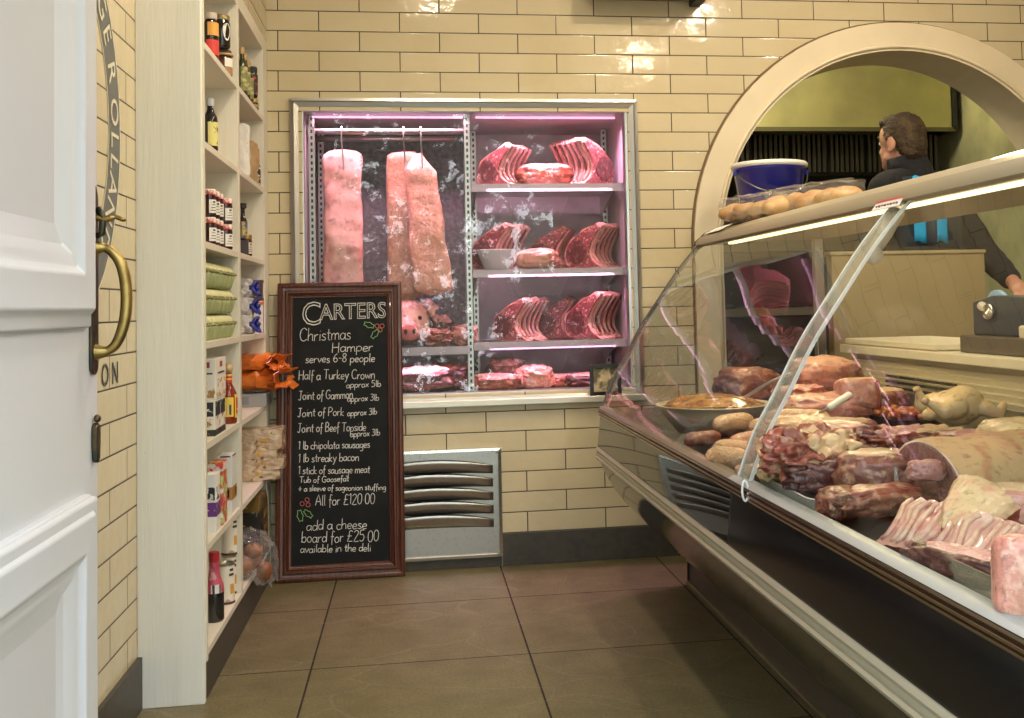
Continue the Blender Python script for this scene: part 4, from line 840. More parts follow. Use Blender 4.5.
can('lower cream labelled can of the stack at the back of the bottom shelf', (.308, y2, ST[6])); can('upper cream labelled can stacked at the back of the bottom shelf', (.308, y2-.004, ST[6]+.118))
rb = bottle('dark bottle with a red cap and red neck label on the bottom shelf', (gx(.026), yat(214.5, 600, gx(.026)), ST[6]), .026, .190, blackg, M('red cap', (.40, .02, .03), .35), None, .50, .46)
MB().lathe([(.0265, .080), (.0245, .100), (.0165, .120), (.0135, .14), (.0130, .165)], 20).build('neck_label', M('pink red label', (.45, .06, .10), .45, noise=(40, (.55, .3, .32), .56, .64)), rb, world=False)
lab(.0265, .080, .104, -100, -40, 6, .0012).build('barcode', M('barcode paper', (.72, .68, .66), .5, noise=(140, (.05, .05, .05), .5, .53, (1, 1, .02))), rb, world=False)
bt = thing('gift_tin', 'black and gold gift tin with chamfered top on the bottom right shelf', 'tin', (.285, -.24, ST[6]+.01))
oct_ = [(-.06, 0), (.06, 0), (.06, .155), (.04, .178), (-.04, .178), (-.06, .155)]
MB().prism([(-.11, .01), (.11, .01), (.11, .175), (.07, .215), (-.07, .215), (-.11, .175)], 'X', -.065, .065).build('tin_body', M('dark gold tin', (.16, .11, .03), .3, .6, noise=(40, (.42, .31, .11), .56, .64)), bt, world=False, bevel=.003)
MB().box(-.066, .067, -.112, -.02, .008, .17).build('black_panel', M('black tin print', (.014, .013, .012), .3, noise=(45, (.3, .24, .12), .63, .67)), bt, world=False); MB().box(-.066, .067, -.112, .112, .0, .01).build('foot', black_m, bt, world=False)
for k in range(3): MB().box(.0655, .067, .0, .085, .035+k*.05, .055+k*.05).build('gold_print', gold, bt, world=False)
yp = yat(251, 588, .335)
bg_ = thing('bread_packet', 'crumpled clear bag of brown rolls hanging over the edge of the bottom right shelf', 'bag', (.327, yp, .128))
pk = (lambda me: ([v.co.copy() for v in me.vertices], [tuple(p.vertices) for p in me.polygons]))
brown = M('brown roll crust', (.27, .10, .035), .55, noise=(20, (.17, .06, .02), .45, .65))
for (c_, r_) in (((-.01, -.07, .040), (.042, .036, .034)), ((.0, .01, .040), (.042, .036, .034)), ((.02, -.03, .078), (.034, .032, .026)), ((.055, -.03, .012), (.026, .036, .032))):
    MB().add(*pk(blob([('e', c_, r_)], .007, 2, (26, .004)))).build('bread_roll', brown, bg_, world=False, smooth=True)
s_ = soft_box('film', None, None, (0, 0, -.002), (.135, .22, .112), FILM, -.2, .014, 31, .2); s_.parent = bg_
for v in s_.data.vertices:
    if v.co.x > .018: v.co.z -= (v.co.x-.018)*.95

# ================================================================== MEAT
def meatmat(name, a, b, c=None, s=30, rough=.32, lo=.42, hi=.62, coat=.25):
    nz_ = [(s, b, lo-.10, hi+.08)]
    if c: nz_.append((s*2.2, tuple(.85*x+.15*y for x, y in zip(c, a)), .53, .70))
    nz_.append((s*4.5, tuple(.45*x for x in a), .56, .72, (1, 2.2, 1)))
    return M(name, a, rough, 0, noise=nz_, bump=(s*2.5, .45), coat=coat*.6, sss=.05)
RED = meatmat('fresh red meat', (.27, .058, .032), (.16, .028, .018), (.52, .32, .19), 24)
DARK = meatmat('aged dark meat', (.085, .016, .016), (.045, .010, .011), (.22, .09, .075), 30)
BROWN = meatmat('dry brown beef', (.22, .075, .042), (.13, .035, .022), (.45, .26, .15), 26)
PINK = meatmat('pink pork', (.54, .24, .17), (.40, .14, .10), (.64, .44, .32), 18)
PALE = meatmat('pale pork skin', (.60, .34, .24), (.52, .26, .18), (.50, .16, .12), 12, lo=.45, hi=.7)
FAT = meatmat('cream fat', (.60, .42, .23), (.50, .30, .16), (.55, .24, .15), 16, lo=.4, hi=.7)
FATP = meatmat('pink fridge fat', (.66, .36, .30), (.44, .14, .12), (.82, .62, .54), 26)
BONE = meatmat('bone', (.46, .22, .18), (.33, .12, .10), None, 40)
SAUS = meatmat('speckled sausage', (.60, .37, .20), (.50, .28, .14), (.70, .50, .32), 60, .35)
SAUSP = meatmat('pink sausage', (.56, .30, .20), (.44, .20, .13), (.66, .44, .32), 60, .35)
CHICK = meatmat('pale chicken skin', (.70, .51, .27), (.64, .44, .22), (.72, .42, .26), 9, .38, .4, .75)
MARB = meatmat('marbled cut face', (.20, .038, .038), (.12, .02, .022), (.58, .34, .28), 45)
CUTP = meatmat('brown pink cut face', (.25, .105, .085), (.19, .07, .058), (.34, .18, .14), 30)
def sgn(x, p): return math.copysign(abs(x)**p, x)
def lump_mesh(size, sq=.7, amp=.12, freq=2.2, seed=0, n=72, m=44, taper=0., bend=0., fine=.025, ridge=None):
    """noisy superellipsoid joint resting on z = 0; returns MB"""
    sx_, sy_, sz_ = (q/2 for q in size); rings = []; S_ = Vector((seed*5.7, seed*2.3, seed*1.1))
    for i in range(m+1):
        la = -PI/2+PI*i/m; row = []
        for j in range(n):
            lo_ = 2*PI*j/n; cl = max(math.cos(la), .03)
            p = Vector((sgn(math.sin(la), sq), sgn(math.cos(lo_), sq)*sgn(cl, sq), sgn(math.sin(lo_), sq)*sgn(cl, sq)))
            d = 1+amp*noise.noise(p*freq+S_)+amp*.5*noise.noise(p*freq*2.3+S_)+fine*noise.noise(p*freq*6+S_)
            q = Vector((p.x*sx_, p.y*sy_, p.z*sz_))*d
            k = 1+taper*p.x; q.y *= k; q.z *= k
            if ridge and p.z > 0: q.z += ridge[1]*sz_*math.cos(ridge[0]*p.x*PI)*min(1, p.z*2)
            q.z += bend*sx_*(p.x*p.x-.4); q.y += bend*.5*sx_*math.sin(p.x*2)
            row.append(q)
        rings.append(row)
    b = MB().loft(rings); zm = min(p.z for p in b.v); b.v = [Vector((p.x, p.y, p.z-zm)) for p in b.v]; return b
def meat(name, label, cat, loc, size, mat, rz=0., seed=0, tilt=(0, 0), group=None, fat=None, face=None, sq=.7, amp=.12, **k):
    """one joint; fat=(material, direction, threshold, part name) and face=(material, direction, threshold, part name) split off those areas as parts"""
    b = lump_mesh(size, sq, amp, seed=seed, **k)
    Rm = Matrix.Rotation(rz, 4, 'Z') @ Matrix.Rotation(tilt[0], 4, 'X') @ Matrix.Rotation(tilt[1], 4, 'Y'); b.xf(Rm)
    zm = min(p.z for p in b.v); b.v = [p-Vector((0, 0, zm)) for p in b.v]
    specs = [q for q in (fat, face) if q]
    if not specs:
        o = b.build(name, mat, None, True); o.location = loc; return tag(o, label, cat, group)
    t = thing(name, label, cat, loc, 0, group); left = list(b.f); R3 = Rm.to_3x3(); SZ = Vector(size); c0 = Vector((0, 0, 0)); inv = R3.transposed(); mid = sum(b.v, Vector())/len(b.v)
    for (mt, dr_, th, nm) in specs:
        dr_ = Vector(dr_).normalized(); got = []
        for f in left:
            q = inv @ (sum((b.v[i] for i in f), Vector())/len(f)-mid); q = Vector((q.x/SZ.x, q.y/SZ.y, q.z/SZ.z)); q = Vector(tuple(sgn(x, 2.2) for x in q))
            if q.length > 0 and q.normalized().dot(dr_) > th+.12*noise.noise(q*9+Vector((seed, 0, 0))): got.append(f)
        left = [f for f in left if f not in set(got)]
        if got: q = MB(); q.v = list(b.v); q.f = got; part_clean(q).build(nm, mt, t, True, world=False)
    q = MB(); q.v = list(b.v); q.f = left; part_clean(q).build('meat', mat, t, True, world=False)
    return t
def part_clean(q):
    use = sorted({i for f in q.f for i in f}); mp = {i: k for k, i in enumerate(use)}; r_ = MB(); r_.v = [q.v[i] for i in use]; r_.f = [tuple(mp[i] for i in f) for f in q.f]; return r_

# ---- rib roasts in the fridge
def rib_roast(label, loc, rz, mirror=False, s=1., seed=0, depth=.17, nb=5, dark=False, group='rib joints on the fridge shelves'):
    t = thing('rib_roast', label, 'rib of beef', loc, rz, group); mm = -1 if mirror else 1
    outer = smooth_path([(-.040, 0, .0), (-.098, 0, .008), (-.118, 0, .045), (-.108, 0, .092), (-.070, 0, .128), (-.015, 0, .158), (.030, 0, .176)], 4)
    inner = smooth_path([(.048, 0, .162), (.022, 0, .128), (.000, 0, .092), (-.006, 0, .055), (.012, 0, .024), (.045, 0, .002)], 4)
    sec = outer+inner; n = 17; rings = []
    for i in range(n):
        y = depth*i/(n-1)
        row = []
        for p in sec:
            q = Vector((p.x*mm*s, y, p.z*s)); nn = noise.noise_vector(q*22+Vector((seed*9, seed, 0)))*.007+noise.noise_vector(q*60+Vector((seed, 3, 0)))*.0025
            q += nn; q.z = max(q.z, 0); row.append(q)
        rings.append(row)
    MB().loft(rings).build('meat', FATP if not dark else BROWN, t, world=False, smooth=False)
    # cut face with a dark eye
    def inset(k, y): 
        c = Vector((-.055, 0, .066)); return [Vector(((c.x+(p.x-c.x)*k)*mm*s, y+rings[0][i].y*.0, (c.z+(p.z-c.z)*k)*s)) for i, p in enumerate(sec)]
    MB().loft([inset(.93, .003), inset(.90, -.007)]).build('cut_face', MARB, t, world=False)
    eye = [Vector(((-.062+.040*math.cos(a*PI/10)*(1+.15*math.sin(a*2+seed)))*mm*s, 0, (.064+.045*math.sin(a*PI/10)*(1+.12*math.cos(a*3+seed)))*s)) for a in range(20)]
    MB().loft([[p+Vector((0, -.004, 0)) for p in eye], [p+Vector((0, -.0105, 0)) for p in eye]]).build('eye_muscle', DARK, t, world=False)
    for k in range(nb):
        y = depth*(k+.6)/nb; path = [Vector((p.x*mm*s+.004*mm, y+.004*math.sin(i*.5+k), p.z*s+.001)) for i, p in enumerate(inner[:-3])]
        MB().tube(path, [.0080-.003*abs(i/len(path)-.4) for i in range(len(path))], 7).build('rib_bone', BONE, t, world=False, smooth=True)
        if k < nb-1:
            y += depth/nb*.5; path = [Vector((p.x*mm*s+.001*mm, y, p.z*s)) for p in inner[1:-4]]
            MB().tube(path, .006, 5).build('rib_gap_meat', DARK, t, world=False, smooth=True)
    return t
def fx(u, v, y): p = at(u, v, y=y); return p
A = .62
rib_roast('rib joint at the left end of the top fridge shelf, cut face to the left', (fx(500, 185, .16).x+.005, .14, 1.466), -A, False, .98, 1)
rib_roast('rib joint at the right end of the top fridge shelf, ribs to the left', (fx(592, 184, .16).x-.005, .14, 1.466), A, True, 1.12, 2, .19, 6)
meat('beef_joint', 'low boned joint lying between the two rib joints on the top fridge shelf', 'beef joint', (fx(545, 184, .22).x, .24, 1.466), (.24, .15, .10), RED, .25, 3, fat=(FATP, (0, .1, 1), .35, 'fat_cap'))
rib_roast('rib joint at the left end of the middle fridge shelf, beside the white bowl', (fx(500, 270, .16).x-.01, .14, 1.128), -A, False, 1.08, 4, .18)
rib_roast('dark rib joint standing behind the ham on the middle fridge shelf', (fx(556, 268, .3).x, .27, 1.128), -.35, False, 1.05, 5, .14, 6, True)
meat('pork_knuckle', 'round pork knuckle with pale cut face at the middle of the middle fridge shelf', 'pork knuckle', (fx(538, 270, .14).x, .14, 1.128), (.17, .12, .085), PALE, -.55, 6, face=(PINK, (1, 0, 0), .75, 'cut_face'), amp=.08)
rib_roast('rib joint at the right end of the middle fridge shelf, ribs to the right', (fx(588, 268, .16).x+.015, .15, 1.128), -A-.1, False, 1.08, 7, .16)
rib_roast('rib joint at the left of the lower fridge shelf, ribs to the right', (fx(517, 342, .16).x, .14, .843), -A, False, 1.0, 8, .18)
rib_roast('dark rib joint at the back between the two others on the lower fridge shelf', (fx(562, 341, .3).x, .29, .843), -.3, False, 1.0, 9, .14, 6, True)
rib_roast('rib joint at the right of the lower fridge shelf, ribs sweeping up to the right', (fx(588, 341, .15).x+.01, .13, .843), -A-.15, False, 1.10, 10, .18, 5)
# white bowl beside the ribs on the middle shelf
wbw = tag(MB().lathe([(.035, 0), (.05, .004), (.078, .075), (.081, .078), (.076, .076), (.048, .010), (.0, .008)], 24).build('white_bowl', M('white enamel', (.75, .74, .76), .2), None, True), 'white bowl at the left front of the middle fridge shelf', 'bowl'); wbw.location = (fx(482, 262, .10).x+.06, .135, 1.131)
# ---- hanging sides with hooks
def hang(label, name, cat, top, w_, th, L_, mat, seed, lean=0., tw=0., taper=0., fatm=None, point=False):
    n, m = 44, 36; rings = []; t = thing(name, label, cat, top, tw)
    for i in range(n):
        f_ = i/(n-1); row = []
        k = min(1, .72+.28*(f_/.03) if f_ < .03 else 1)*min(1, ((1-f_)/.04)**.5 if f_ > .96 else 1); k = max(k, .25)
        if point: k *= min(1, .30+.70*(f_/.14))
        for j in range(m):
            a = 2*PI*j/m; p = Vector((sgn(math.cos(a), .42)*w_/2*k*(1+taper*(f_-.5))+lean*f_, sgn(math.sin(a), .6)*th/2*k, -L_*f_))
            p += noise.noise_vector(p*9+Vector((seed*5, 0, 0)))*.010+noise.noise_vector(p*30+Vector((0, seed*5, 0)))*.004; row.append(p)
        rings.append(row)
    b = MB().loft(rings)
    if fatm:
        # the front of the slab is skin, its edges are meat
        front, rest = [], []
        for f in b.f: (front if sum(b.v[i].y for i in f)/len(f) < -th*.12 else rest).append(f)
        q = MB(); q.v = list(b.v); q.f = front; part_clean(q).build('skin_side', fatm, t, True, world=False)
        q = MB(); q.v = list(b.v); q.f = rest; part_clean(q).build('meat_edge', mat, t, True, world=False)
    else: b.build('meat', mat, t, True, world=False)
    return t
SKP = meatmat('pink pork skin', (.78, .42, .38), (.70, .33, .29), (.42, .10, .09), 7, lo=.45, hi=.75)
SKB = meatmat('tan dry rind', (.50, .27, .18), (.40, .19, .12), (.66, .42, .32), 26)
hang('long pale pink pork loin hanging at the left of the meat fridge', 'pork_loin', 'pork loin', (.608, .16, 1.605), .150, .09, .60, RED, 1, .0, .05, .05, SKP)
hang('brown rinded side hanging behind in the middle of the fridge hanging rail', 'hanging_pork', 'pork', (.845, .235, 1.612), .135, .07, .60, RED, 2, .0, 0., .1, SKB)
hang('pink side with a pointed top hanging slanted in front of the brown side', 'hanging_pork', 'pork', (.905, .150, 1.600), .140, .06, .565, RED, 3, .055, -.1, .25, meatmat('pink tan rind', (.70, .34, .27), (.58, .28, .19), (.78, .50, .42), 20), point=True)
for i, (x, y, z, yr) in enumerate(((.610, .11, 1.600, .11), (.848, .19, 1.608, .11), (.915, .118, 1.600, .11))):
    P = smooth_path([(x, yr+.012, 1.684), (x, yr, 1.697), (x, yr-.014, 1.688), (x, yr-.015, 1.64), (x+.004, y-.002, z-.02), (x+.006, y+.002, z-.07), (x+.006, y+.015, z-.085), (x+.006, y+.03, z-.075)], 4)
    tag(MB().tube(P, .0032, 8).build('meat_hook', steel, None, True), 'steel hook holding the %s on the fridge rail' % ['pale pork loin', 'brown rinded side', 'slanted pink side'][i], 'hook')
# ---- lower left of the fridge: pig's head, bones
ph = thing('pig_head', "pink pig's head with its snout facing out on the left fridge shelf, beside the chalkboard", "pig's head", (.855, .19, .831))
pk = (lambda me: ([v.co.copy() for v in me.vertices], [tuple(p.vertices) for p in me.polygons]))
B_ = blob([('e', (0, .06, .10), (.095, .10, .095)), ('c', (0, .02, .085), (.005, -.055, .060), .070, .040), ('e', (-.06, .04, .05), (.05, .06, .05)), ('e', (.06, .04, .05), (.05, .06, .05))], .008, 4, (30, .003))
MB().add(*pk(B_)).build('head', SKP, ph, True, world=False)
MB().add(*pk(blob([('e', (.006, -.088, .060), (.040, .016, .036))], .006, 2))).build('snout', meatmat('snout pink', (.62, .20, .19), (.52, .13, .13), None, 20), ph, True, world=False)
for x in (-.010, .022): MB().sphere((x, -.104, .064), (.007, .004, .010), 8, 6).build('nostril', M('nostril dark', (.06, .008, .01), .4), ph, world=False)
for s in (-1, 1):
    MB().add(*pk(blob([('c', (s*.07, .06, .165), (s*.115, .0, .155), .030, .010), ('c', (s*.08, .04, .170), (s*.10, -.02, .125), .022, .009)], .006, 3))).build('ear', SKP, ph, True, world=False)
    MB().sphere((s*.045, -.025, .115), .009, 10, 6).build('eye', M('dark eye', (.03, .01, .01), .2), ph, world=False)
meat('marrow_bone', "heap of pale marrow bone pieces in front of the pig's head", 'bones', (fx(437, 343, .12).x, .13, .831), (.115, .10, .060), BONE, .2, 11, amp=.35, freq=3.4, face=(RED, (0, -1, .2), .80, 'red_marrow'))
meat('marrow_bone', "dark red bone piece standing behind the pale bones on the left fridge shelf", 'bones', (fx(440, 330, .22).x, .23, .831), (.10, .09, .11), DARK, .4, 12, amp=.3, freq=3.2, face=(BONE, (0, -.5, 1), .7, 'bone_end'))
meat('knuckle_bone', 'round knuckle bone with red end at the right of the left fridge shelf', 'bones', (fx(465, 343, .15).x-.005, .15, .831), (.11, .09, .080), BONE, -.4, 13, amp=.2, face=(RED, (-1, -.6, 0), .75, 'red_end'))
# bottom of the fridge
for i, (u, y, sz, rz, m_, f_, lb, nm) in enumerate([
    (422, .16, (.24, .14, .10), .1, DARK, FATP, 'dark aged joint at the bottom left of the fridge, beside the chalkboard', 'beef_joint'),
    (449, .26, (.22, .16, .105), -.2, DARK, BROWN, 'dark joint behind at the bottom left of the fridge', 'beef_joint'),
    (496, .14, (.20, .12, .065), .1, RED, FATP, 'flat red steak joint at the bottom of the fridge left of centre', 'beef_joint'),
    (508, .27, (.16, .12, .12), -.3, BROWN, FATP, 'brown joint standing at the back of the fridge floor', 'beef_joint'),
    (535, .15, (.15, .13, .095), .5, PINK, FATP, 'pink pork joint at the middle of the fridge floor', 'pork_joint'),
    (562, .20, (.15, .11, .055), .2, RED, FATP, 'thin red cut right of the pink joint on the fridge floor', 'beef_cut'),
    (585, .16, (.16, .12, .060), -.2, DARK, FATP, 'dark red cut at the right of the fridge floor near the photo frame', 'beef_cut')]):
    meat(nm, lb, nm.replace('_', ' '), (fx(u, 392, y).x, y, .648), sz, m_, rz, 20+i, fat=(f_, (0, -.3, 1), .62, 'fat_layer'), amp=.2, freq=2.6)

# ---- counter display
def on(u, v, h=0):
    p = deck(u, v); return Vector((p.x, p.y, deck_z(p.x)+h))
whitepl = M('white plastic tray', (.76, .75, .70), .35)
def tray(label, c, sx_, sy_, h, mat, rz=0, name='meat_tray'):
    t = thing(name, label, 'tray', c, rz)
    def rr(x, y, z, r=.02):
        P = []
        for cx_, cy2, a0 in ((x-r, y-r, 0), (-x+r, y-r, 90), (-x+r, -y+r, 180), (x-r, -y+r, 270)):
            for k in range(5): a = math.radians(a0+22.5*k); P.append((cx_+r*math.cos(a), cy2+r*math.sin(a), z))
        return P
    x, y = sx_/2, sy_/2
    MB().loft([rr(x*.9, y*.92, 0), rr(x*.97, y*.975, h*.8), rr(x, y, h*.95), rr(x*1.03, y*1.02, h), rr(x*.985, y*.985, h), rr(x*.95, y*.96, h*.8), rr(x*.88, y*.9, .004)]).build('tray', mat, t, world=False, smooth=False)
    return t
# big steel bowl of marinade
bc = on(712, 437); bc = Vector((1.70, -1.21, deck_z(1.70)+.002))
bw = thing('steel_bowl', 'wide stainless steel bowl of orange brown marinade at the far end of the counter', 'bowl', bc)
MB().lathe([(.085, 0), (.10, .003), (.145, .058), (.155, .076), (.162, .078), (.162, .0805), (.153, .080), (.140, .056), (.097, .008), (.0, .006)], 40).build('bowl', M('polished bowl steel', (.66, .58, .42), .34, .65), bw, True, world=False)
b = MB(); N = 36; rings = []
for r_ in (.005, .05, .09, .12, .142): rings.append([Vector((r_*math.cos(2*PI*j/N), r_*math.sin(2*PI*j/N), .076+.030*(1-(r_/.142)**2)+.014*noise.noise(Vector((r_*math.cos(2*PI*j/N)*30, r_*math.sin(2*PI*j/N)*30, 1))))) for j in range(N)])
b.loft(rings).build('marinade', M('orange brown marinade', (.42, .20, .05), .25, noise=[(22, (.22, .07, .02), .45, .6), (40, (.66, .52, .34), .6, .66)], bump=(60, .4), coat=.4), bw, True, world=False)
sp = tag(MB().tube(smooth_path([bc+Vector((.05, -.03, .08)), bc+Vector((.09, -.05, .105)), bc+Vector((.135, -.09, .14)), bc+Vector((.19, -.12, .165))], 4), .0045, 8).build('spoon_handle', steel, None, True), 'thin steel spoon handle leaning out of the marinade bowl', 'spoon')
# sausages
def sausage(label, c, L_, r, rz, mat, bend=.3, tz=0., group='sausages piled at the front'):
    P = []; R_ = []
    for i in range(15):
        f_ = i/14*2-1; P.append((f_*L_/2, bend*L_*(.25-f_*f_*.25), tz*f_*L_/2)); R_.append(max(r*math.sqrt(max(0, 1-abs(f_)**4.5)), r*.12))
    b = MB().tube(P, R_, 16); b.v = [p+noise.noise_vector(p*45+Vector(c)*7)*.0016 for p in b.v]; b.xf(Matrix.Rotation(rz, 4, 'Z'))
    zm = min(p.z for p in b.v); b.v = [p-Vector((0, 0, zm)) for p in b.v]
    o = b.build('sausage', mat, None, True); o.location = c; return tag(o, label, 'sausage', group)
sb_ = tag(MB().prism([(-.07, 0), (.07, 0), (.07, .006), (-.07, .006)], 'Y', -.20, .20).build('white_board', whitepl, None, bevel=.002), 'thin white board under the sausages at the front of the counter', 'board'); sb_.location = on(706, 442)+Vector((.045, .02, -.008)); sb_.rotation_euler = (0, -math.atan(DK), 0)
for a in [('short dark brown sausage lying at the left front of the pile', 703, 452, .115, .019, .35, BROWN, .05, .014), ('pale speckled sausage on top of the pile beside the bowl', 736, 441, .155, .024, .60, SAUS, .35, .022),
          ('pale sausage curving down in front of the pile', 737, 466, .135, .023, -.85, SAUS, .3, .012), ('stubby sausage at the front edge of the pile', 728, 474, .12, .026, -1.0, SAUS, .1, .008),
          ('pale sausage in the middle of the pile under the top one', 748, 456, .14, .022, .75, SAUSP, .2, .012), ('sausage end facing out beside the glass strip', 757, 462, .12, .023, 1.3, SAUSP, .1, .016),
          ('pale sausage lying behind the glass strip', 776, 440, .15, .023, .2, SAUS, .25, .012), ('long pale sausage right of the glass strip, at the back', 797, 440, .17, .023, -.25, SAUS, .22, .030)]:
    sausage(a[0], on(a[1], a[2], a[8]), a[3], a[4], a[5], a[6], a[7])
for q in [
 # name, label, cat, (u,v), h, size, mat, rz, seed, fat, face, tilt, extra
 ('pork_offcut', 'small pale pork offcut in front of the glass strip', 'pork', (752, 484), .0, (.07, .06, .04), PALE, .4, 30, None, None, (0, 0), {}),
 ('lamb_shoulder', 'large ragged red lamb shoulder piled in the white tray right of the glass strip', 'lamb joint', (812, 494), .015, (.20, .15, .095), RED, .5, 31, (FAT, (0, -.6, .7), .80, 'fat_layer'), None, (.2, 0), dict(amp=.3, freq=3., fine=.06, ridge=(5, .12))),
 ('lamb_neck', 'red and cream lamb neck pieces at the left of the white tray', 'lamb joint', (783, 494), .01, (.12, .09, .095), FAT, 1.2, 32, None, (RED, (.2, -.9, .3), .45, 'cut_face'), (0, .2), dict(amp=.28, freq=3.2)),
 ('lamb_shank', 'dark red shank piece at the front of the white tray', 'lamb joint', (826, 502), .015, (.14, .075, .06), DARK, -.1, 33, (FAT, (0, .2, 1), .82, 'fat_layer'), None, (0, 0), dict(amp=.25, freq=3.)),
 ('lamb_breast', 'brown fatty lamb breast lying on top behind the lamb shoulder', 'lamb joint', (804, 475), .055, (.20, .10, .06), BROWN, .25, 34, (FAT, (0, -.2, 1), .70, 'fat_layer'), None, (.15, 0), dict(amp=.26, freq=3.)),
 ('gammon_joint', 'round pink gammon joint with its dark cut face turned to the right', 'gammon', (838, 472), .01, (.19, .14, .10), PINK, -.55, 35, (FAT, (-.3, .2, 1), .78, 'fat_rim'), (MARB, (1, -.25, .2), .62, 'cut_face'), (0, 0), dict(amp=.07, sq=.6)),
 ('rolled_beef', 'brown rolled beef joint wrapped with a clear band behind the big loin', 'beef joint', (883, 499), .0, (.165, .13, .085), BROWN, -.35, 36, (FAT, (0, .2, 1), .88, 'fat_layer'), None, (0, 0), dict(amp=.12, sq=.6)),
 ('pork_shoulder', 'rolled pork shoulder lying on top of the back row', 'pork joint', (826, 413), .055, (.20, .15, .10), PINK, .1, 37, (PALE, (0, .1, 1), .35, 'skin'), None, (0, 0), dict(amp=.12)),
 ('pork_joint', 'large pale pork leg joint under the rolled shoulder at the back', 'pork joint', (832, 428), .0, (.24, .16, .085), PALE, .0, 38, None, (PINK, (-.2, -1, .1), .62, 'cut_face'), (0, 0), dict(amp=.14)),
 ('beef_brisket', 'deep red brisket at the left of the back row beside the glass strip', 'beef joint', (802, 424), .0, (.16, .14, .10), RED, .3, 39, (FATP, (.3, 0, 1), .80, 'fat_layer'), None, (0, 0), dict(amp=.2)),
 ('pork_belly_block', 'square block of pale pork belly with skin on top at the back', 'pork belly', (858, 424), .028, (.105, .14, .08), PINK, -.25, 40, (FAT, (0, .2, 1), .55, 'skin'), None, (-.15, 0), dict(amp=.04, sq=.35)),
 ('pork_hock', 'small brown hock behind the pork belly block', 'pork hock', (887, 418), .0, (.11, .10, .075), BROWN, .1, 41, (FAT, (0, .2, 1), .7, 'skin'), None, (0, 0), {}),
 ('beef_rump', 'ragged red rump piece in the middle of the counter left of the big loin', 'beef joint', (887, 466), .0, (.19, .13, .075), RED, .2, 42, (FATP, (0, -.2, 1), .78, 'fat_layer'), None, (0, 0), dict(amp=.25, freq=2.8, fine=.05)),
 ('beef_flank', 'red marbled flank lying behind the rump piece', 'beef joint', (922, 458), .0, (.20, .12, .06), BROWN, .1, 43, (FAT, (0, -.1, 1), .75, 'fat_layer'), None, (0, 0), dict(amp=.26, freq=3, fine=.06)),
 ('beef_skirt', 'bright red skirt in front of the whole chicken', 'beef joint', (985, 460), .0, (.23, .12, .055), RED, -.1, 44, (FATP, (0, -.1, 1), .86, 'fat_layer'), None, (0, 0), dict(amp=.22, freq=3, fine=.05)),
 ('tenderloin', 'long dark red tenderloin at the front in the middle of the counter', 'beef joint', (882, 519), .004, (.165, .075, .052), BROWN, .15, 45, (RED, (0, -.4, 1), .55, 'trimmed_side'), None, (0, 0), dict(amp=.16, sq=.8)),
 ('beef_shin', 'rounded brown shin piece at the left end of the tenderloin', 'beef joint', (843, 520), .0, (.085, .075, .055), BROWN, .3, 46, None, (RED, (-.6, -.8, 0), .5, 'cut_face'), (0, 0), {}),
 ('bone_end', 'short sawn bone end on the tenderloin', 'bones', (928, 512), .05, (.065, .035, .035), BONE, -.2, 47, None, (BROWN, (1, 0, 0), .6, 'sawn_end'), (0, 0), {}),
 ('lamb_chump', 'wedge of lamb with a tall pointed cream fat edge in front of the big loin', 'lamb joint', (970, 550), .0, (.12, .09, .075), RED, .65, 48, (FAT, (0, .5, 1), .20, 'fat_edge'), None, (.35, -.35), dict(amp=.08, taper=.35, sq=.5)),
 ('dark_rib_end', 'dark purple rib meat under the rack at the front right', 'beef joint', (968, 585), .0, (.20, .06, .045), DARK, -1.2, 49, (FATP, (0, 0, 1), .9, 'fat_layer'), None, (0, 0), dict(amp=.2)),
 ('pork_belly_slab', 'smooth pale pork belly slab standing at the front right edge of the picture', 'pork belly', (1046, 632), .0, (.11, .08, .10), meatmat('smooth pale pork', (.62, .37, .27), (.58, .33, .24), None, 6), -.5, 50, None, (PINK, (-.5, -1, 0), .5, 'cut_face'), (-.25, 0), dict(amp=.04, sq=.4)),
 ('rolled_bacon', 'rolled streaky bacon joint at the right edge of the picture', 'bacon', (1022, 543), .015, (.11, .085, .07), PINK, -.7, 51, (FAT, (0, .4, 1), .6, 'fat_rim'), None, (0, 0), dict(amp=.06)),
 ('fat_trimming', 'strip of cream fat trimming in front of the loin at the right edge', 'fat', (1008, 528), .0, (.15, .06, .035), FAT, .15, 52, None, None, (0, 0), dict(amp=.2, freq=3)),
 ('chicken_portion', 'pale chicken portion behind the loin at the right edge', 'chicken', (1018, 458), .0, (.13, .13, .075), CHICK, .3, 53, None, (BROWN, (.2, -1, .2), .75, 'browned_side'), (0, 0), {}),
 ('beef_forerib', 'dark red forerib in the far dark corner of the counter behind the bowl', 'beef joint', (748, 411), .0, (.20, .16, .13), DARK, .2, 54, (BROWN, (0, -.6, .6), .6, 'outer_side'), None, (0, 0), dict(amp=.15)),
]:
    nm, lb, ct_, uv, h_, sz, mt, rz, sd, ft_, fc_, tl, ex = q
    meat(nm, lb, ct_, on(*uv, h_), sz, mt, rz, sd, tl, None, ft_, fc_, **ex)
tray('white plastic tray holding the lamb pieces right of the glass strip', on(818, 499)+Vector((.03, .03, .004)), .19, .34, .022, whitepl)
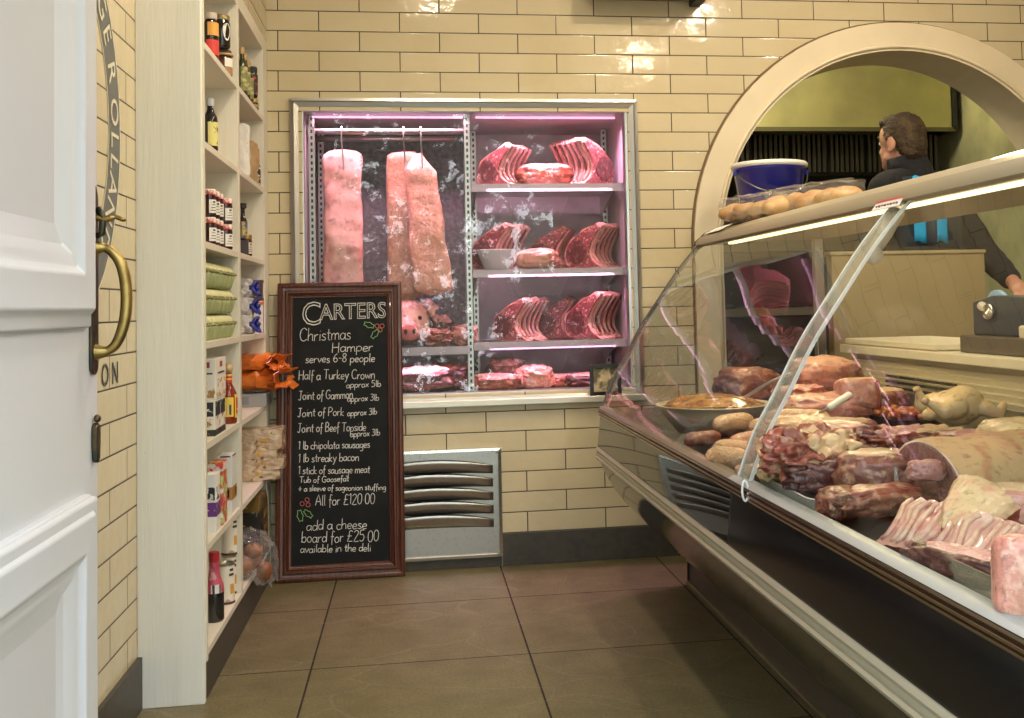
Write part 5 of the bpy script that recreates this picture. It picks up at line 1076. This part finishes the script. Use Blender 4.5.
# diced meat tray
dt = tray('shallow black tray of diced orange red meat in front of the grille', on(893, 424)+Vector((.03, .03, .0)), .15, .30, .022, black_m)
di = MB()
for k in range(150):
    c = Vector((rng.uniform(-.06, .06), rng.uniform(-.13, .13), .010+rng.uniform(0, .02))); q = lump_mesh((.022, .018, .016), .6, .3, seed=k, n=8, m=5); q.xf(Matrix.Translation(c) @ Matrix.Rotation(rng.uniform(0, 6), 4, 'Z')); di.add(q.v, q.f)
ds = di.build('diced_meat', M('diced marinated meat', (.34, .075, .035), .3, noise=[(50, (.50, .20, .06), .5, .6)], coat=.4), None, True); ds.location = dt.location; tag(ds, 'orange red diced marinated meat filling the shallow black tray', 'diced meat', kind='stuff')
# big pork/beef loin with a flat purple cut face and a peach fat top
c = on(960, 515); c = Vector((1.750, -2.365, deck_z(1.750)+.002))
ln = thing('beef_loin', 'big loin joint with peach fat and a flat purple brown cut face', 'beef loin', c)
secL = [(.092*math.cos(a*PI/18) if a <= 18 else .092*math.cos(a*PI/18)*.96, (.082*math.sin(a*PI/18) if a <= 18 else .026*math.sin(a*PI/18))+.026) for a in range(36)]
ang = .32; Lr = .30
def lr(k, x, s=1.): # ring of the loin at distance x along its axis
    return [Vector((x, p[0]*s*(1+.05*math.sin(x*9)), p[1]*s+(1-s)*.05)) for p in secL]
rings = [lr(0, x, 1-.04*(abs(x-.15)/.15)**3) for x in [Lr*i/22 for i in range(23)]]
def jit(p, a=.006): return p+noise.noise_vector(p*14)*a+noise.noise_vector(p*50)*a*.25
rings = [[jit(p) for p in r_] for r_ in rings]; Rz = Matrix.Rotation(ang, 4, 'Z')
top, bot = MB(), MB(); allb = MB().loft(rings, cap=False)
for f in allb.f: ((top if sum(allb.v[i].z for i in f)/4 > .030 else bot).f).append(f)
for q, nm, mt in ((top, 'fat_top', meatmat('peach fat', (.68, .37, .20), (.62, .43, .20), (.50, .14, .08), 9, .36, .42, .60)), (bot, 'underside', BROWN)):
    q.v = list(allb.v); part_clean(q).xf(Rz).build(nm, mt, ln, True, world=False)
cf = MB().loft([[Vector((-.004, p.y*.93, .05+(p.z-.05)*.90)) for p in rings[0]], [Vector((.004, p.y*.97, .05+(p.z-.05)*.97)) for p in rings[0]]]).xf(Rz).build('cut_face', CUTP, ln, world=False)
MB().loft([rings[0], [Vector((-.002, p.y*.95, .05+(p.z-.05)*.94)) for p in rings[0]]], cap=False).xf(Rz).build('fat_rim', M('pale fat rim', (.74, .55, .42), .4), ln, world=False)
MB().loft([rings[-1], [p+Vector((.004, 0, 0)) for p in rings[-1]]]).xf(Rz).build('cut_face', CUTP, ln, world=False)
# rack of pork ribs
rk = thing('rib_rack', 'wide rack of cream and pink pork ribs laid across the front right of the counter', 'pork ribs', Vector((1.640, -2.70, deck_z(1.640)+.004)))
rk.rotation_euler = (Matrix.Rotation(-1.40, 3, 'Z') @ Matrix.Rotation(.55, 3, 'X')).to_euler()
nx, ny = 60, 14; TOP = []
for i in range(nx+1):
    row = []
    for j in range(ny+1):
        x, y = (i/nx-.5)*.26, (j/ny-.5)*.100
        z = .034-.10*max(0, -y-.02)**1.2*4+.0045*abs(math.sin(i/nx*PI*9))**.7*(1 if j > 3 else .5)+.012*math.cos(x*8)
        row.append(Vector((x+.01*math.sin(j*.4), y, z))+noise.noise_vector(Vector((x, y, 0))*45)*.003)
    TOP.append(row)
b = MB().loft(TOP, cap=False, closed=False); nv = len(b.v); low = [[Vector((p.x*1.0, p.y*1.0, max(p.z-.030, -.006))) for p in r_] for r_ in TOP]
memb = M('rib membrane', (.50, .26, .20), .25, noise=[(30, (.36, .09, .08), .44, .62), (14, (.62, .40, .32), .45, .6)], coat=.5, bump=(60, .2))
b.build('rib_side', memb, rk, True, world=False)
for k in range(13):
    x = -.118+.236*k/12; pth = []
    for j in range(9):
        y = -.044+.088*j/8; q = min(range(len(TOP)), key=lambda i_: abs(TOP[i_][ny//2].x-x)); jj = min(ny, max(0, round((y/.100+.5)*ny))); pth.append(TOP[q][jj]+Vector((.004*math.sin(j*.6+k), 0, .0012)))
    MB().tube(pth, [.0035+.0022*math.sin(PI*j/8) for j in range(9)], 8).build('rib_bone', M('pale rib bone', (.54, .35, .24), .3, noise=(40, (.46, .20, .15), .42, .62), coat=.4), rk, True, world=False)
e = MB()
edge = [TOP[i][0] for i in range(nx+1)]+[TOP[nx][j] for j in range(1, ny+1)]+[TOP[i][ny] for i in range(nx-1, -1, -1)]+[TOP[0][j] for j in range(ny-1, 0, -1)]
edl = [low[i][0] for i in range(nx+1)]+[low[nx][j] for j in range(1, ny+1)]+[low[i][ny] for i in range(nx-1, -1, -1)]+[low[0][j] for j in range(ny-1, 0, -1)]
e.loft([edge, edl], cap=False).loft(low, cap=False, closed=False).build('meat_edge', meatmat('purple red edge', (.30, .07, .07), (.20, .035, .04), (.66, .46, .38), 30), rk, True, world=False)
# clear tray at the front
ac = tray('clear plastic tray along the front rail at the right of the counter', Vector((1.615, -2.86, deck_z(1.615))), .10, .36, .038, ACR, 0, 'acrylic_tray')
# whole chicken
cc = on(975, 428); cc = Vector((2.10, -1.82, deck_z(2.10)+.010))
ck = thing('whole_chicken', 'whole pale raw chicken on its back at the rear of the counter, legs pointing left', 'chicken', cc, .22)
S = .001
CB = blob([('e', (.0, 0, .043), (.074, .046, .043)), ('e', (.022, 0, .052), (.052, .044, .041)), ('c', (-.030, -.034, .048), (-.066, -.042, .040), .030, .020), ('c', (-.066, -.042, .040), (-.105, -.030, .062), .017, .0085),
           ('c', (-.030, .034, .048), (-.062, .040, .050), .030, .020), ('c', (-.062, .040, .050), (-.078, .034, .082), .016, .009), ('e', (-.078, -.004, .030), (.020, .016, .014)),
           ('c', (.052, -.040, .040), (.078, -.052, .026), .018, .014), ('c', (.078, -.052, .026), (.105, -.040, .046), .013, .010), ('c', (.052, .040, .040), (.090, .052, .030), .018, .012), ('e', (.085, 0, .042), (.020, .020, .016))], .0042, 4, (40, .0012))
CB.transform(Matrix.Scale(.98, 4))
MB().add(*pk(CB)).build('carcass', CHICK, ck, True, world=False)
for (a, b2, r_) in (((-.103, -.030, .061), (-.112, -.027, .066), .0095), ((-.0785, .034, .081), (-.081, .033, .089), .0095)): MB().tube([a, b2], [r_, r_*.8], 10).build('leg_knuckle', FAT, ck, True, world=False)
# knife with a white handle
kp = at(802, 425, y=-1.72); kq = at(851, 394, y=-1.66)
kn = thing('meat_fork', 'steel carving tool with a white handle resting across the joints', 'carving tool', kp)
d = (kq-kp); MB().tube([kp, kp+d*.22+Vector((0, 0, .005)), kp+d*.55], [.002, .003, .0035], 8).build('steel_shank', steel, kn, True)
MB().tube([kp+d*.52, kp+d*.56, kp+d*.8, kp+d*.97, kp+d], [.006, .009, .0085, .0095, .005], 10).build('handle', M('white handle', (.80, .77, .68), .35), kn, True)
rbnd = MB().tube([on(883, 499)+Vector((.078*math.cos(a*PI/12)*.35+.02, .075*math.cos(a*PI/12), .043+.046*math.sin(a*PI/12))) for a in range(25)], .004, 6).build('clear_band', PLA, None, True); tag(rbnd, 'clear plastic band around the brown rolled beef joint', 'band')

# ================================================================== ON AND BEHIND THE COUNTER
def loaf_bag(label, c, rz, L_, w_, h_, seed, rolls):
    t = thing('bread_bag', label, 'bread bag', c, rz, 'clear bags of bread rolls'); crust = M('golden roll crust', (.46, .25, .09), .5, noise=(14, (.58, .38, .18), .42, .62))
    for k in range(rolls):
        x = -L_/2*.78+L_*.78*k/(rolls-1); me = blob([('e', (x, rng.uniform(-.01, .01), h_*.46), (L_/rolls*.72, w_*.42, h_*.45))], .007, 2, (19, .010)); MB().add(*pk(me)).build('bread_roll', crust, t, True, world=False)
    s_ = soft_box('film', None, None, (0, 0, -.002), (L_*1.0, w_*.86, h_*.98), FILM, 0, .011, seed, .2); s_.parent = t
    return t
loaf_bag('clear bag of bread rolls at the front edge of the counter canopy', (1.97, -.80, 1.243), -1.20, .28, .115, .070, 5, 4)
loaf_bag('clear bag of bread rolls lying behind the first bag on the canopy', (2.105, -.97, 1.245), -1.12, .36, .12, .085, 6, 5)
bk = thing('blue_bucket', 'dark blue plastic bucket with a white rim and wire handle on the counter canopy', 'bucket', (2.19, -.32, 1.2445))
MB().lathe([(.096, 0), (.100, .003), (.130, .215), (.134, .216), (.134, .228), (.128, .228), (.127, .21), (.095, .006), (0, .006)], 40).build('bucket_body', M('blue plastic', (.018, .022, .30), .25, coat=.2), bk, True, world=False)
MB().lathe([(.133, .226), (.141, .228), (.142, .240), (.136, .246), (.128, .244), (.127, .226)], 40).build('white_rim', M('white plastic rim', (.75, .73, .70), .3), bk, True, world=False)
P = [(.138*math.cos(math.radians(a)), .138*math.sin(math.radians(a)), .208-.085*math.sin(math.radians((a-190)*180/160))) for a in range(190, 351, 8)]
hw = MB().tube(P, .0025, 6).build('wire_handle', M('handle wire', (.22, .2, .18), .35, .9), bk, True, world=False)
MB().tube([P[i] for i in range(7, 13)], .0085, 8).build('handle_grip', black_m, hw, True, world=False)
for s in (0, -1): MB().sphere(P[s], (.009, .009, .012), 8, 6).build('handle_lug', MATS['blue plastic'], bk, world=False)
# chopping board and weighing scale on the worktop behind
tag(MB().prism([(2.30, .834), (2.60, .834), (2.60, .852), (2.30, .852)], 'Y', -1.34, -.71).build('chopping_board', M('cream chopping board', (.76, .68, .50), .45), None, bevel=.004), 'thick cream chopping board on the worktop behind the display', 'chopping board')
ws = thing('weighing_scale', 'dark blue weighing scale with a round pale blue rim on the worktop', 'weighing scale', (2.42, -1.62, .833))
navy = M('navy enamel', (.035, .05, .075), .3)
MB().prism([(-.20, .0), (.20, .0), (.20, .045), (-.20, .045)], 'Y', -.09, .09).xf(Matrix.Rotation(PI/2, 4, 'Z')).build('base', M('scale base', (.09, .075, .055), .4), ws, world=False, bevel=.004)
MB().prism([(-.20, .045), (.20, .045), (.20, .135), (.10, .15), (-.195, .138)], 'X', -.05, .02).build('housing', navy, ws, world=False, bevel=.006)
MB().lathe([(.0, 0), (.060, 0), (.060, .012), (.0, .012)], 32).xf(Matrix.Translation((.0, .165, .105)) @ Matrix.Rotation(PI/2, 4, 'Y')).build('round_rim', M('pale blue rim', (.30, .48, .68), .35), ws, True, world=False)
kb_ = MB().lathe([(0, 0), (.020, 0), (.022, .008), (.018, .016), (0, .018)], 20).xf(Matrix.Translation((-.052, .10, .108)) @ Matrix.Rotation(-PI/2, 4, 'Y')).build('dial_knob', M('chrome knob', (.75, .72, .66), .2, .9), ws, True, world=False)
MB().tube([(-.06, .10, .108), (-.06, .135, .125)], [.009, .012], 8).build('lever', M('cream lever', (.72, .68, .58), .4), kb_, True, world=False)
MB().box(-.075, -.05, -.13, -.06, .028, .075).build('white_catch', M('cream catch', (.72, .64, .48), .4), ws, world=False, bevel=.006)
for z, r_ in ((.062, .006), (.044, .004)): MB().sphere((-.076, -.10, z), (.003, r_, r_), 8, 6).build('catch_screw', black_m, ws, world=False)

bcn = thing('added_tan_panel', 'plain tan panel added in the archway for the tan tone seen through the glass', 'counter', (2.88, -.19, 0))  # added stand-in panel, supplies the tan tone behind the counter glass
TP = M('added tan panel', (.36, .28, .145), .45, noise=(6, (.31, .24, .12), .4, .7))
MB().box(2.46, 3.09, -.22, -.17, 0, 1.150).build('front_panel', TP, bcn, bevel=.003)
MB().box(2.455, 3.095, -.225, -.16, 1.150, 1.164).build('top_rail', M('added tan panel top', (.40, .32, .18), .4), bcn, bevel=.003)
# ================================================================== PERSON
pn = thing('person', 'person with short brown hair in a black fleece, seen from behind in the archway', 'person', (2.93, .10, 0), 0)
fd = math.radians(118)                       # heading of the face (from +X, anticlockwise): left and away
RH = Matrix.Rotation(fd, 4, 'Z')
skin = M('skin', (.56, .30, .20), .5, noise=(9, (.50, .24, .16), .4, .7), sss=.1)
fle = M('black fleece', (.009, .009, .012), .9, noise=(60, (.016, .016, .02), .4, .7), bump=(120, .3)); trs = M('dark trousers', (.03, .03, .035), .85)
def H(p, c=Vector((-.012, 0, 1.625))): return c+(RH @ Vector(p))           # head frame: +x face, +y the person's left
hip, chest, neckb = Vector((0, 0, .92)), Vector((.02, .0, 1.30)), Vector((.035, -.005, 1.49))
body_fd = math.radians(115); RB = Matrix.Rotation(body_fd, 4, 'Z')
def Bd(x, y, z): return RB @ Vector((x, y, 0))+Vector((.03, 0, z))
shL, shR = Bd(-.01, .18, 1.43), Bd(-.01, -.18, 1.43)
elL, elR = Bd(.05, .25, 1.13), Vector((.31, -.06, 1.16))
haL, haR = Bd(.28, .16, 1.02), Vector((.25, -.37, 1.03))
parts = [('e', H((.005, 0, .035)), (.094, .076, .088), Matrix.Rotation(fd, 3, 'Z')), ('e', H((.035, 0, -.03)), (.062, .058, .075), Matrix.Rotation(fd, 3, 'Z')), ('e', H((.055, 0, -.075)), (.036, .036, .030), Matrix.Rotation(fd, 3, 'Z')),
         ('c', H((.088, 0, .005)), H((.104, 0, -.022)), .010, .013), ('c', H((.035, .048, -.055)), H((.07, .018, -.085)), .02, .018), ('c', H((.035, -.048, -.055)), H((.07, -.018, -.085)), .02, .018),
         ('c', H((-.028, 0, -.04)), neckb, .054, .062), ('e', Bd(0, 0, 1.30), (.115, .165, .15), Matrix.Rotation(body_fd, 3, 'Z')), ('e', Bd(0, 0, 1.10), (.115, .155, .16), Matrix.Rotation(body_fd, 3, 'Z')), ('e', Bd(0, 0, .93), (.12, .165, .13), Matrix.Rotation(body_fd, 3, 'Z')),
         ('c', neckb, shL, .06, .055), ('c', neckb, shR, .06, .055), ('c', shL, elL, .052, .040), ('c', elL, haL, .040, .027), ('c', shR, elR, .052, .040), ('c', elR, haR, .040, .027)]
for s in (1, -1): parts += [('c', Bd(0, .09*s, .90), Bd(.02, .10*s, .48), .085, .056), ('c', Bd(.02, .10*s, .48), Bd(-.01, .10*s, .08), .055, .038), ('c', Bd(-.03, .10*s, .05), Bd(.13, .11*s, .035), .04, .032)]
for hnd, el in ((haL, elL), (haR, elR)):
    d = (hnd-el).normalized(); u = d.cross(Vector((0, 0, 1))).normalized(); nrm = u.cross(d); s = 1 if hnd is haL else -1
    parts.append(('c', hnd, hnd+d*.055, .026, .028)); parts.append(('c', hnd+d*.03+u*.014, hnd+d*.06+u*.02, .02, .018)); parts.append(('c', hnd+d*.03-u*.014, hnd+d*.06-u*.02, .02, .018))
    for k, (o_, l_) in enumerate(((-.030, .050), (-.011, .062), (.010, .058), (.029, .045))):
        a_ = hnd+d*.068+u*o_; b_ = a_+d*l_*.55-nrm*.006; c_ = b_+d*l_*.4-nrm*.022; parts += [('c', a_, b_, .0095, .0088), ('c', b_, c_, .0088, .0078)]
    a_ = hnd+d*.018+u*.028*s; b_ = a_+d*.030+u*.022*s-nrm*.012; parts += [('c', a_, b_, .012, .010), ('c', b_, b_+d*.030, .010, .0085)]
me = blob(parts, .0068, 5); MB().add(*pk(me)).build('body', skin, pn, True, world=False)
for s in (1, -1):
    ear = blob([('e', H((-.004, .076*s, .0)), (.020, .009, .032), Matrix.Rotation(fd+s*.35, 3, 'Z')), ('e', H((.002, .076*s, -.026)), (.011, .008, .012))], .004, 2); MB().add(*pk(ear)).build('ear', skin, pn, True, world=False)
    MB().sphere(H((.080, .031*s, .012)), .0095, 12, 8).build('eye', M('eye white', (.8, .78, .75), .3), pn, True, world=False)
    MB().sphere(H((.0875, .032*s, .012)), .004, 8, 6).build('iris', M('iris brown', (.06, .03, .02), .3), pn, True, world=False)
    MB().tube([H((.094, .014*s, .034)), H((.092, .034*s, .040)), H((.078, .052*s, .034))], [.004, .005, .003], 6).build('eyebrow', M('brow hair', (.06, .035, .02), .8), pn, True, world=False)
MB().tube([H((.086, -.024, -.060)), H((.096, 0, -.058)), H((.086, .024, -.060))], [.003, .006, .003], 8).build('mouth', M('lips', (.45, .18, .15), .5), pn, True, world=False)
hair_m = M('short brown hair', (.045, .027, .012), .7, noise=(30, (.085, .052, .022), .45, .65, (1, 1, .4)), bump=(150, .6))
hb = blob([('e', H((-.012, 0, .046)), (.096, .083, .089), Matrix.Rotation(fd, 3, 'Z')), ('e', H((-.050, 0, .0)), (.058, .074, .080), Matrix.Rotation(fd, 3, 'Z')), ('e', H((.040, 0, .096)), (.056, .062, .036), Matrix.Rotation(fd, 3, 'Z')), ('c', H((-.068, .03, -.045)), H((-.068, -.03, -.045)), .030, .030), ('c', H((.012, .074, .030)), H((.014, .075, -.006)), .012, .007), ('c', H((.012, -.074, .030)), H((.014, -.075, -.006)), .012, .007)], .0055, 3)
for v in hb.vertices: v.co += noise.noise_vector(v.co*70)*.004+noise.noise_vector(v.co*190)*.0025
MB().add(*pk(hb)).build('hair', hair_m, pn, True, world=False)
jk = [('e', Bd(0, 0, 1.30), (.138, .188, .165), Matrix.Rotation(body_fd, 3, 'Z')), ('e', Bd(-.01, 0, 1.12), (.138, .178, .15), Matrix.Rotation(body_fd, 3, 'Z')), ('c', neckb+Vector((0, 0, -.03)), shL, .078, .074), ('c', neckb+Vector((0, 0, -.03)), shR, .078, .074),
      ('c', shL, elL, .073, .060), ('c', elL, elL.lerp(haL, .72), .060, .045), ('c', shR, elR, .073, .060), ('c', elR, elR.lerp(haR, .85), .060, .045)]
MB().add(*pk(blob(jk, .011, 5, (14, .006)))).build('jacket', fle, pn, True, world=False)
cr = [[neckb+Vector((r_*math.cos(2*PI*j/28)*1.05-.012*k, r_*math.sin(2*PI*j/28), -.035+.042*k+.02*math.cos(2*PI*j/28))) for j in range(28)] for k, r_ in enumerate((.105, .086, .080, .076))]
co_ = MB().loft(cr, cap=False).build('collar', fle, pn, True, world=False); s_ = co_.modifiers.new('t', 'SOLIDIFY'); s_.thickness = .012
pp_ = [neckb+Vector((.100*math.cos(a*PI/14+3.6), .094*math.sin(a*PI/14+3.6), -.016+.02*math.cos(a*PI/14+3.6))) for a in range(12)]
MB().tube(pp_, .0028, 5).build('collar_piping', M('pale piping', (.40, .34, .26), .7), pn, True, world=False)
def shell(y0, y1, z0, z1, nm, mt, rad=1.0):  # patch wrapped on the camera side of the jacket
    rows = []
    for i in range(9):
        z = z0+(z1-z0)*i/8; row = []
        for j in range(9):
            a = math.radians(y0+(y1-y0)*j/8); rx, ry = .205*rad, .152*rad; row.append(Vector((.03+rx*math.cos(a), ry*math.sin(a), z+.006*math.sin(j*.7))))
        rows.append(row)
    o = MB().loft(rows, cap=False, closed=False).build(nm, mt, pn, True, world=False); s_ = o.modifiers.new('t', 'SOLIDIFY'); s_.thickness = .004; return o
shell(232, 322, 1.175, 1.47, 'apron_panel', M('navy apron cloth', (.012, .025, .045), .8), 1.02)
cy_m = M('bright blue stripe cloth', (.02, .42, .85), .5)
shell(250, 263, 1.205, 1.472, 'apron_stripe', cy_m, 1.045); shell(276, 289, 1.205, 1.472, 'apron_stripe', cy_m, 1.045)
shell(228, 330, 1.165, 1.182, 'apron_hem', black_m, 1.05)
MB().add(*pk(blob([('e', Bd(0, 0, .95), (.14, .182, .14), Matrix.Rotation(body_fd, 3, 'Z'))]+[q for s in (1, -1) for q in (('c', Bd(0, .09*s, .90), Bd(.02, .10*s, .48), .105, .075), ('c', Bd(.02, .10*s, .48), Bd(-.01, .10*s, .09), .075, .06))], .012, 4))).build('trousers', trs, pn, True, world=False)
for s in (1, -1): MB().add(*pk(blob([('c', Bd(-.04, .10*s, .047), Bd(.14, .11*s, .042), .046, .040)], .008, 2))).build('shoe', black_m, pn, True, world=False)
